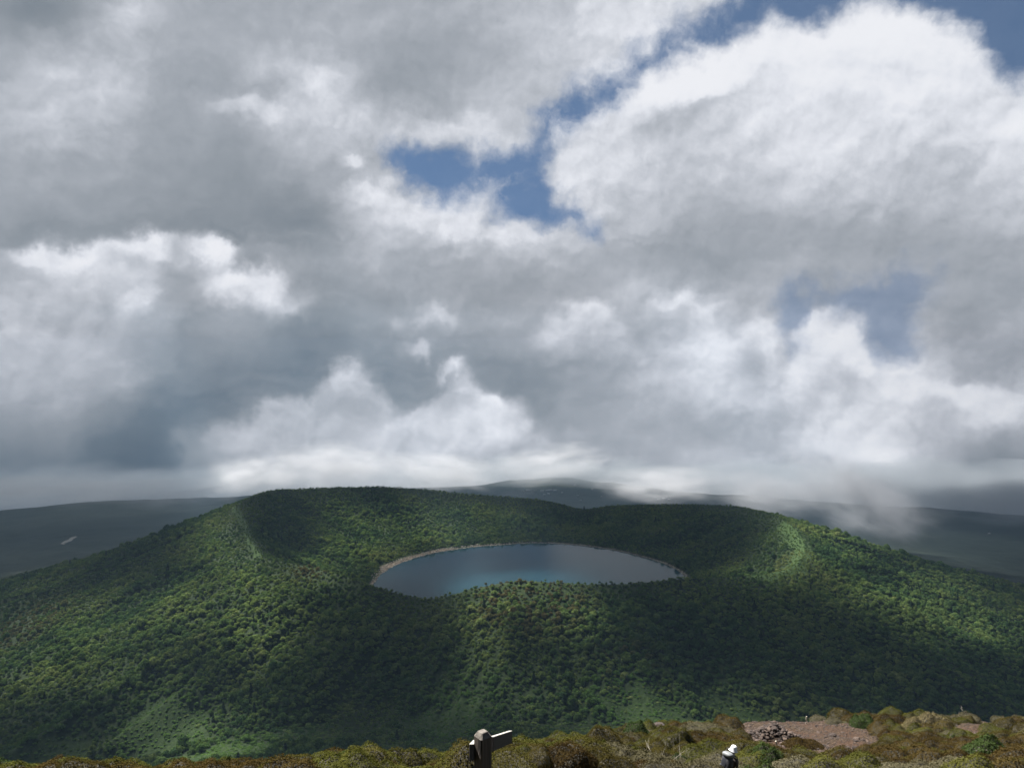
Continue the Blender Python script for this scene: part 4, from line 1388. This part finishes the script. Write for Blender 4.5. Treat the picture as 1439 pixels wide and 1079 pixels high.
def put_stone(me, loc, s, label, group, name='stone'):
    o = bpy.data.objects.new(name, me)
    COL.objects.link(o)
    o.location = loc
    o.rotation_euler = (rng.uniform(-.5, .5), rng.uniform(-.5, .5), rng.uniform(0, 6.28))
    o.scale = (s * rng.uniform(.8, 1.3), s * rng.uniform(.8, 1.2), s * rng.uniform(.7, 1.1))
    return tag(o, label, 'stone', group)
heap = ground_at(1088, 1038)
for k in range(220):                                   # the stone heap, from the ground up
    t = (k / 220)
    hgt = 1.05 * t
    rr = 2.25 * (1 - t) ** 0.75 * math.sqrt(rng.uniform(0.25, 1.0))
    a = rng.uniform(0, 2 * math.pi)
    x, y = heap.x + rr * math.cos(a) * 1.1, heap.y + rr * math.sin(a)
    put_stone(STONES[k % 5], (x, y, float(fore_z(x, y)) + 0.06 + hgt * max(0.0, 1 - rr / 2.4)), rng.uniform(0.09, 0.19), 'brown lava stone in the heap beside the path', 'stones of the heap beside the path')
n_ = 0
while n_ < 70:
    px, row = rng.uniform(1045, 1250), rng.uniform(1012, 1078)
    p = ground_at(px, row)
    if not soil_mask(np.array([p.x]), np.array([p.y]))[0]:
        continue
    put_stone(STONES[n_ % 5], (p.x, p.y, p.z + 0.03), rng.uniform(0.05, 0.16) * (1.6 if rng.random() < 0.12 else 1), 'loose brown stone lying on the bare soil of the slope', 'loose stones on the bare soil')
    n_ += 1
for px, row, s, lb in ((1114, 1068, 0.27, 'largest dark rock on the soil at the bottom of the path'), (1134, 1076, 0.34, 'dark flat rock at the bottom edge below the soil path'), (1006, 1079, 0.36, 'reddish rock at the bottom edge beside the hiker'),
                      (925, 1013, 0.55, 'rounded grey outcrop on the skyline left of the bare crest'), (948, 1014, 0.42, 'broken reddish outcrop on the skyline beside the rounded one'), (1170, 1034, 0.25, 'dark rock at the head of the gravel gully')):
    p = ground_at(px, row)
    put_stone(STONES[int(px) % 5], (p.x, p.y, p.z + 0.05), s, lb, None, 'rock')
for k in range(40):
    px, row = rng.uniform(2, 112), rng.uniform(1073, 1080)
    p = ground_at(px, row)
    put_stone(PALES[k % 3], (p.x, p.y, p.z + 0.08), rng.uniform(0.09, 0.24), 'pale lichened stone at the bottom left edge of the slope', 'pale stones at the bottom left')
# gravel nobody could count
gp_ = []
for k in range(60000):
    if len(gp_) > 20000:
        break
    x, y = rng.uniform(4, 45), rng.uniform(30, 64)
    gp_.append((x, y))
gp_ = np.array(gp_)
gm = soil_mask(gp_[:, 0], gp_[:, 1])
gp_ = gp_[gm]
gsrc = [bpy.data.objects[n] for n in ('stone', 'stone.001', 'stone.002')]
gs = rng.uniform(0.02, 0.06, len(gp_)) * np.where(rng.random(len(gp_)) < 0.12, 2.1, 1.0)
scatter('gravel', np.c_[gp_, fore_z(gp_[:, 0], gp_[:, 1]) + 0.01], np.stack([gs, gs, gs], -1), np.stack([0 * gs, 0 * gs, rng.uniform(0, 6, len(gs))], -1),
        rng.integers(0, 3, len(gs)), gsrc, 'loose reddish gravel strewn over the bare soil', 'gravel')
# rocks along the lake shore
sn = 2600
ta = rng.uniform(0, 2 * math.pi, sn) - math.pi
lw = rng.uniform(-2, 16, sn) * (0.35 + 0.65 * (np.cos(ta) < 0.1))
sxx, syy = LC[0] + (L_of(ta) + lw) * np.cos(ta), LC[1] + (L_of(ta) + lw) * np.sin(ta)
ss = rng.uniform(0.4, 1.9, sn)
psrc = put_stone(PALES[0], tuple(ground_at(955, 1040)), 0.3, 'pale block at the far end of the gravel path', None, 'rock')
scatter('shore_rocks', np.c_[sxx, syy, np.maximum(land_z(sxx, syy), -0.3) + 0.2], np.stack([ss, ss, ss], -1), np.stack([0 * ss, 0 * ss, ta * 7], -1), np.zeros(sn, int), [psrc],
        'band of pale rocks along the lake shore', 'shore rocks')

# ------------------------------------------------------------------ weathered timber
M_GREYWOOD = wood_material('weathered_wood', (0.060, 0.052, 0.045), (0.17, 0.155, 0.135))
M_DARKWOOD = wood_material('dark_wood', (0.018, 0.013, 0.011), (0.055, 0.040, 0.034))
def stick(name, p0, p1, r, m_, label, cat):
    bm = bmesh.new()
    d = Vector(p1) - Vector(p0)
    n = 6
    rr = random.Random(int(p0[0] * 100))
    pts = [Vector((0, 0, 0)) + d * (k / n) + Vector((rr.uniform(-.15, .15), rr.uniform(-.15, .15), 0)) * r for k in range(n + 1)]
    add_tube(bm, pts, [r * rr.uniform(0.88, 1.05) for _ in pts], 8)
    o = bm_obj(name, bm, m_)
    o.location = tuple(p0)
    return tag(o, label, cat)
b = ground_at(1086, 1046)
stick('wooden_stake', b + Vector((0.05, -0.9, 0.0)), b + Vector((-0.16, -0.95, 0.72)), 0.05, M_DEAD, 'pale stake leaning against the foot of the stone heap', 'stake')
b = ground_at(1072, 1050)
c_ = ground_at(1100, 1056)
stick('fallen_log', b + Vector((0, 0, 0.12)), c_ + Vector((0, 0, 0.10)), 0.075, M_DEAD, 'pale weathered log lying along the upper edge of the soil path', 'log')
b = ground_at(1133, 1017)
stick('marker_post', b - Vector((0, 0, 0.3)), b + Vector((0.02, 0, 0.62)), 0.05, M_DEAD, 'short pale marker post standing on the skyline beyond the stone heap', 'marker post')

# ------------------------------------------------------------------ signpost
def chamfer_post(w, h, cap):
    bm = bmesh.new()
    rings = []
    for z, s in ((0, 1), (h * .33, 1.0), (h * .66, 1.0), (h - cap, 1), (h - cap * 0.08, 0.56), (h, 0.46)):
        a, c = w / 2 * s, w / 2 * 0.80 * s
        rings.append([bm.verts.new((x, y, z)) for x, y in ((a, -c), (a, c), (c, a), (-c, a), (-a, c), (-a, -c), (-c, -a), (c, -a))])
    for p, q in zip(rings[:-1], rings[1:]):
        for k in range(8):
            bm.faces.new((p[k], p[(k + 1) % 8], q[(k + 1) % 8], q[k]))
    bm.faces.new(rings[-1])
    bm.faces.new(rings[0][::-1])
    return bm
def post_material():
    m, nt, o = mat('old_post_wood')
    g = node(nt, 'ShaderNodeTexCoord').outputs['Object']
    sp_ = node(nt, 'ShaderNodeSeparateXYZ')
    setin(nt, sp_, i0=node(nt, 'ShaderNodeNewGeometry').outputs['Normal'])
    n = noise(nt, vm(nt, 'MULTIPLY', g, (1, 1, 0.05)), 60.0, 5, 0.65)
    n2 = noise(nt, g, 25.0, 4, 0.6)
    crack = smooth(nt, noise(nt, vm(nt, 'MULTIPLY', g, (1, 1, 0.08)), 38.0, 2, 0.4), 0.36, 0.40)
    side = ramp(nt, n, [(0.3, (0.040, 0.030, 0.025)), (0.55, (0.085, 0.066, 0.056)), (0.8, (0.14, 0.115, 0.10))])
    side = mixc(nt, crack, (0.012, 0.009, 0.008), side)
    topc = ramp(nt, n2, [(0.3, (0.06, 0.053, 0.047)), (0.7, (0.155, 0.14, 0.125))])
    c = mixc(nt, smooth(nt, sp_.outputs[2], 0.25, 0.45), side, topc)
    pr = principled(nt, o, Base_Color=c, Roughness=0.9)
    nt.links.new(bump(nt, fm(nt, 'ADD', n, crack), 0.7, 0.004), pr.inputs['Normal'])
    return m
SY = 6.0
ptop = at(678.5, 1028.5, SY)
gz = float(fore_z(ptop[0], SY))
ph = ptop[2] + 0.012 - gz + 0.15
sign = empty('signpost', (ptop[0], SY, gz - 0.15), 0.0)
tag(sign, 'old square wooden signpost with two boards at the bottom edge', 'signpost')
post = bm_obj('post', chamfer_post(0.112, ph, 0.042), post_material(), sign)
post.rotation_euler = (0, 0, math.radians(38))
def board(p0, p1, h, t, name='signboard'):
    """A plank from p0 to p1 (its upper edge, near side) with weathered corners."""
    p0, p1 = Vector(p0), Vector(p1)
    d = (p1 - p0)
    L = d.length
    bm = bmesh.new()
    bmesh.ops.create_cube(bm, size=1.0)
    for v in bm.verts:
        v.co = Vector((v.co.x * t, (v.co.y + 0.5) * L, (v.co.z - 0.5) * h))
    bmesh.ops.subdivide_edges(bm, edges=[e for e in bm.edges if abs(e.verts[0].co.y - e.verts[1].co.y) > 0.1], cuts=6)
    bmesh.ops.bevel(bm, geom=bm.edges[:], offset=0.003, segments=1, affect='EDGES')
    o = bm_obj(name, bm, M_BOARD, sign)
    o.rotation_euler = d.to_track_quat('Y', 'Z').to_euler()
    o.location = p0 - sign.location
    return o
def board_material():
    m, nt, o = mat('sign_board_wood')
    g = node(nt, 'ShaderNodeTexCoord').outputs['Object']
    n = noise(nt, vm(nt, 'MULTIPLY', g, (1, 0.06, 1)), 70.0, 5, 0.6)
    sp_ = node(nt, 'ShaderNodeSeparateXYZ')
    setin(nt, sp_, i0=node(nt, 'ShaderNodeNewGeometry').outputs['Normal'])
    face = ramp(nt, n, [(0.3, (0.008, 0.006, 0.006)), (0.7, (0.026, 0.020, 0.018))])
    worn_lit = ramp(nt, n, [(0.3, (0.20, 0.19, 0.175)), (0.7, (0.40, 0.39, 0.36))])  # upward faces paler: wear plus the sunlit top edge put into the colour
    pr = principled(nt, o, Base_Color=mixc(nt, smooth(nt, sp_.outputs[2], 0.5, 0.8), face, worn_lit), Roughness=0.8)
    nt.links.new(bump(nt, n, 0.6, 0.003), pr.inputs['Normal'])
    return m
M_BOARD = board_material()
board(at(691.5, 1034.2, 6.07), at(717.8, 1026.0, 7.35), 0.112, 0.034)
board(at(662.8, 1044.6, 5.97), at(668.0, 1039.0, 6.62), 0.125, 0.040)

# ------------------------------------------------------------------ the hiker
PH = math.radians(52)                                  # walks away and to the right
HX, HY = 7.45, 25.0
HZ = float(fore_z(HX, HY))
def skin_body(name, chains, rad, root):
    """One continuous body grown round a skeleton."""
    idx, V, E, Rr = {}, [], [], []
    for n_, (p, r) in rad.items():
        idx[n_] = len(V)
        V.append(p)
        Rr.append(r)
    for ch in chains:
        E += [(idx[a], idx[b]) for a, b in zip(ch[:-1], ch[1:])]
    me = bpy.data.meshes.new(name)
    me.from_pydata(V, E, [])
    o = bpy.data.objects.new(name, me)
    COL.objects.link(o)
    sk = o.modifiers.new('skin', 'SKIN')
    sk.use_smooth_shade = True
    for i, r in enumerate(Rr):
        me.skin_vertices[0].data[i].radius = (r, r) if not isinstance(r, tuple) else r
        me.skin_vertices[0].data[i].use_root = (i == idx[root])
    ss_ = o.modifiers.new('smooth', 'SUBSURF')
    ss_.levels = ss_.render_levels = 2
    dg = bpy.context.evaluated_depsgraph_get()
    m2 = bpy.data.meshes.new_from_object(o.evaluated_get(dg))
    bpy.data.objects.remove(o)
    return m2
def plain(name, c, rough=0.8):
    m, nt, o = mat(name)
    g = node(nt, 'ShaderNodeTexCoord').outputs['Object']
    n = noise(nt, g, 30.0, 4, 0.6)
    pr = principled(nt, o, Base_Color=mixc(nt, n, tuple(v * 0.8 for v in c), tuple(v * 1.2 for v in c)), Roughness=rough)
    nt.links.new(bump(nt, noise(nt, g, 12.0, 3, 0.5), 0.4, 0.02), pr.inputs['Normal'])
    return m
M_SKIN, M_JACKET, M_TROUSER, M_BOOT = plain('skin', (0.42, 0.25, 0.18), 0.6), plain('brown_jacket', (0.060, 0.045, 0.040)), plain('dark_trousers', (0.03, 0.03, 0.034)), plain('boots', (0.05, 0.04, 0.03))
R_ = {'pelvis': ((0, 0, .93), (.155, .12)), 'waist': ((0, .03, 1.07), (.14, .11)), 'chest': ((0, .08, 1.27), (.165, .12)), 'collar': ((0, .12, 1.42), (.09, .08)), 'neck': ((0, .155, 1.49), .055),
      'jaw': ((0, .19, 1.555), (.068, .078)), 'skull': ((0, .19, 1.64), (.078, .092)), 'crown': ((0, .185, 1.70), (.055, .065)), 'nose': ((0, .288, 1.595), .013)}
CH = [['pelvis', 'waist', 'chest', 'collar', 'neck', 'jaw', 'skull', 'crown'], ['jaw', 'nose']]
for s, q in ((-1, 'l'), (1, 'r')):
    st_ = 0.16 * s
    R_.update({'sh' + q: ((s * .175, .10, 1.37), .062), 'el' + q: ((s * .235, .07, 1.10), .045), 'wr' + q: ((s * .205, .27, .98), .027), 'pa' + q: ((s * .20, .335, .955), (.020, .036)),
               'hi' + q: ((s * .09, .0, .86), .092), 'kn' + q: ((s * .10, .10 + st_, .48), .062), 'an' + q: ((s * .10, -.02 + st_, .10), .042), 'he' + q: ((s * .10, -.05 + st_, .045), .042), 'to' + q: ((s * .115, .17 + st_, .035), .036)})
    CH += [['chest', 'sh' + q, 'el' + q, 'wr' + q, 'pa' + q], ['pelvis', 'hi' + q, 'kn' + q, 'an' + q, 'to' + q], ['an' + q, 'he' + q]]
    for f_ in range(4):
        o_ = (f_ - 1.5) * .019
        L_ = (.068, .080, .076, .058)[f_]
        R_.update({'f%d%s' % (f_, q): ((s * (.20 - .005), .37, .955 + o_), .0085), 'g%d%s' % (f_, q): ((s * .188, .37 + L_ * .6, .950 + o_), .008), 'h%d%s' % (f_, q): ((s * .160, .37 + L_ * .75, .945 + o_), .0068)})
        CH.append(['pa' + q, 'f%d%s' % (f_, q), 'g%d%s' % (f_, q), 'h%d%s' % (f_, q)])
    R_.update({'t0' + q: ((s * .178, .315, .990), .010), 't1' + q: ((s * .162, .355, 1.005), .008)})
    CH.append(['wr' + q, 't0' + q, 't1' + q])
bme = skin_body('person', CH, R_, 'pelvis')
for m_ in (M_JACKET, M_TROUSER, M_SKIN, M_BOOT):
    bme.materials.append(m_)
for p in bme.polygons:
    c_ = p.center
    p.use_smooth = True
    hand = c_.y > 0.285 and 0.88 < c_.z < 1.05 and abs(c_.x) > 0.12
    p.material_index = 2 if hand or c_.z > 1.485 else 3 if c_.z < 0.13 else 1 if c_.z < 0.98 and not (c_.y > 0.12 or abs(c_.x) > 0.19) else 0
person = bpy.data.objects.new('person', bme)
COL.objects.link(person)
person.location = (HX, HY, HZ)
person.rotation_euler = (0, 0, -PH)
tag(person, 'hiker in a white sun hat walking down through the shrubs under a dark backpack', 'person')
# the hat: domed crown and a soft drooping brim
def lathe(prof, n=28, wob=0.0, seed=1):
    bm = bmesh.new()
    r = random.Random(seed)
    rings = []
    for k, (rad, z) in enumerate(prof):
        rings.append([bm.verts.new((rad * math.cos(2 * math.pi * j / n), rad * 1.12 * math.sin(2 * math.pi * j / n), z + wob * (rad ** 2) * 20 * math.sin(3 * 2 * math.pi * j / n + 1))) for j in range(n)])
    for a, b in zip(rings[:-1], rings[1:]):
        for j in range(n):
            bm.faces.new((a[j], a[(j + 1) % n], b[(j + 1) % n], b[j]))
    bm.faces.new(rings[-1])
    return bm
M_HAT = plain('white_cotton', (0.80, 0.80, 0.84))
hat = bm_obj('hat', lathe([(0.100, -0.012), (0.150, -0.060), (0.155, -0.064), (0.152, -0.052), (0.104, 0.004), (0.100, 0.055), (0.088, 0.100), (0.055, 0.125), (0.012, 0.130)], wob=0.02), M_HAT, person, True)
hat.location = (0, 0.185, 1.655)
hat.rotation_euler = (-0.30, 0.10, 0)
hair = bm_obj('hair', lathe([(0.060, -0.10), (0.082, -0.05), (0.088, 0.0), (0.08, 0.05), (0.03, 0.08)]), plain('black_hair', (0.012, 0.010, 0.010)), person, True)
hair.location = (0, 0.165, 1.635)
towel = bm_obj('neck_cloth', lathe([(0.105, -0.05), (0.085, -0.02), (0.066, 0.02), (0.070, 0.05), (0.078, 0.03)]), M_HAT, person, True)
towel.location = (0, 0.13, 1.475)
# the backpack rests on the hiker's back
pack = empty('backpack', (HX, HY, HZ), -PH)
tag(pack, "large dark navy backpack with a grey lid on the hiker's back", 'backpack')
def soft_box(w, d, h, taper=0.85, bev=0.05, puff=0.03):
    bm = bmesh.new()
    bmesh.ops.create_cube(bm, size=1.0)
    bmesh.ops.subdivide_edges(bm, edges=bm.edges[:], cuts=5, use_grid_fill=True)
    for v in bm.verts:
        x, y, z = v.co
        k = 1 - (1 - taper) * abs(z * 2) ** 3
        rx = 1 - 0.18 * (abs(y * 2) ** 4)
        ry = 1 - 0.18 * (abs(x * 2) ** 4)
        b = 1 + puff * math.sin(z * 14) * 0.6
        v.co = Vector((x * w * k * rx * b, y * d * k * ry * b, z * h * (1 - 0.10 * (4 * x * x + 4 * y * y) / 2)))
    return bm
M_PACK, M_LID, M_STRAP = plain('navy_nylon', (0.018, 0.020, 0.028), 0.6), plain('grey_nylon', (0.13, 0.14, 0.15), 0.6), plain('black_webbing', (0.012, 0.012, 0.014), 0.7)
main_ = bm_obj('main_bag', soft_box(0.40, 0.26, 0.64), M_PACK, pack, True)
main_.location = (0, -0.17, 1.22)
main_.rotation_euler = (-0.16, 0, 0)
lid_ = bm_obj('lid', soft_box(0.36, 0.27, 0.15, 0.7), M_LID, pack, True)
lid_.location = (0, -0.13, 1.575)
lid_.rotation_euler = (-0.2, 0, 0)
for s in (-1, 1):
    pk = bm_obj('side_pocket', soft_box(0.09, 0.17, 0.26), M_PACK, pack, True)
    pk.location = (s * 0.215, -0.19, 1.06)
    bm = bmesh.new()
    add_tube(bm, [(s * .12, -.06, 1.50), (s * .13, .06, 1.52), (s * .14, .20, 1.42), (s * .16, .22, 1.27), (s * .19, .10, 1.12), (s * .18, -.04, 1.02)], [.022] * 6, 8)
    bm_obj('shoulder_strap', bm, M_STRAP, pack, True)
    bm = bmesh.new()
    add_tube(bm, [(s * .10, -.315, 1.50), (s * .10, -.325, 1.25), (s * .10, -.29, .98)], [.010] * 3, 6)
    cs = bm_obj('compression_strap', bm, M_STRAP, main_, True)
    cs.matrix_parent_inverse = (Matrix.Translation(main_.location) @ main_.rotation_euler.to_matrix().to_4x4()).inverted()

# ------------------------------------------------------------------ the far lowland: town and a bare clearing
M_WHITE = plain('pale_roof', (0.34, 0.35, 0.37))
M_WALLP = plain('pale_wall', (0.24, 0.24, 0.24))
def far_building(px, row, w, d, h, first_):
    p = hit_land(px, row, 2600, 9000)
    if p is None:
        return first_
    if first_ is None:
        e = empty('town_building', p, 0)
        tag(e, 'tiny pale building far away on the hazy plain behind the crater', 'building', 'pale buildings of the far town')
        bm = bmesh.new()
        bmesh.ops.create_cube(bm, size=1.0)
        for v in bm.verts:
            v.co.z += 0.5
        bm_obj('wall', bm, M_WALLP, e)
        rf = mesh_obj('roof', [(-.54, -.54, 1.002), (.54, -.54, 1.002), (.54, .54, 1.002), (-.54, .54, 1.002), (-.54, 0, 1.4), (.54, 0, 1.4)],
                      [(0, 1, 5, 4), (2, 3, 4, 5), (0, 4, 3), (1, 2, 5), (3, 2, 1, 0)], M_WHITE, e)
        r = e
    else:
        r = first_.copy()
        COL.objects.link(r)
        for ch in first_.children:
            c = ch.copy()
            COL.objects.link(c)
            c.parent = r
    r.location = p
    r.scale = (w, d, h)
    r.rotation_euler = (0, 0, rng.uniform(-0.4, 0.4))
    return first_ or r
fb = None
for px, row, w in ((734, 691, 40), (741, 690, 60), (745, 690, 46), (752, 691, 40), (762, 691, 60), (768, 690, 40), (773, 690, 70), (780, 690, 60), (771, 695, 46), (765, 696, 34), (790, 693, 30), (808, 683, 34), (812, 697, 26), (832, 688, 30),
                   (816, 704, 30), (845, 699, 28), (925, 703, 50), (932, 702, 60), (940, 703, 44), (1390, 751, 24)):
    fb = far_building(px, row, w * 0.55, w * 0.35, 7 + w * 0.08, fb)
M_FIELD = plain('bare_field', (0.15, 0.15, 0.14))
def clearing():
    pts = [(85, 765), (90, 761), (96, 759), (99, 756), (106, 754), (109, 755), (103, 758), (101, 761), (94, 763), (90, 766)]
    V = []
    for px, row in pts:
        p = hit_land(px, row, 2600, 9000)
        V.append((p[0], p[1], p[2] + 4))
    n = len(V)
    V.append(tuple(np.mean(V, 0)))
    o = mesh_obj('field', V, [(i, (i + 1) % n, n) for i in range(n)], M_FIELD)
    tag(o, 'pale bare clearing in the dark lowland woods', 'field', kind='structure')
clearing()
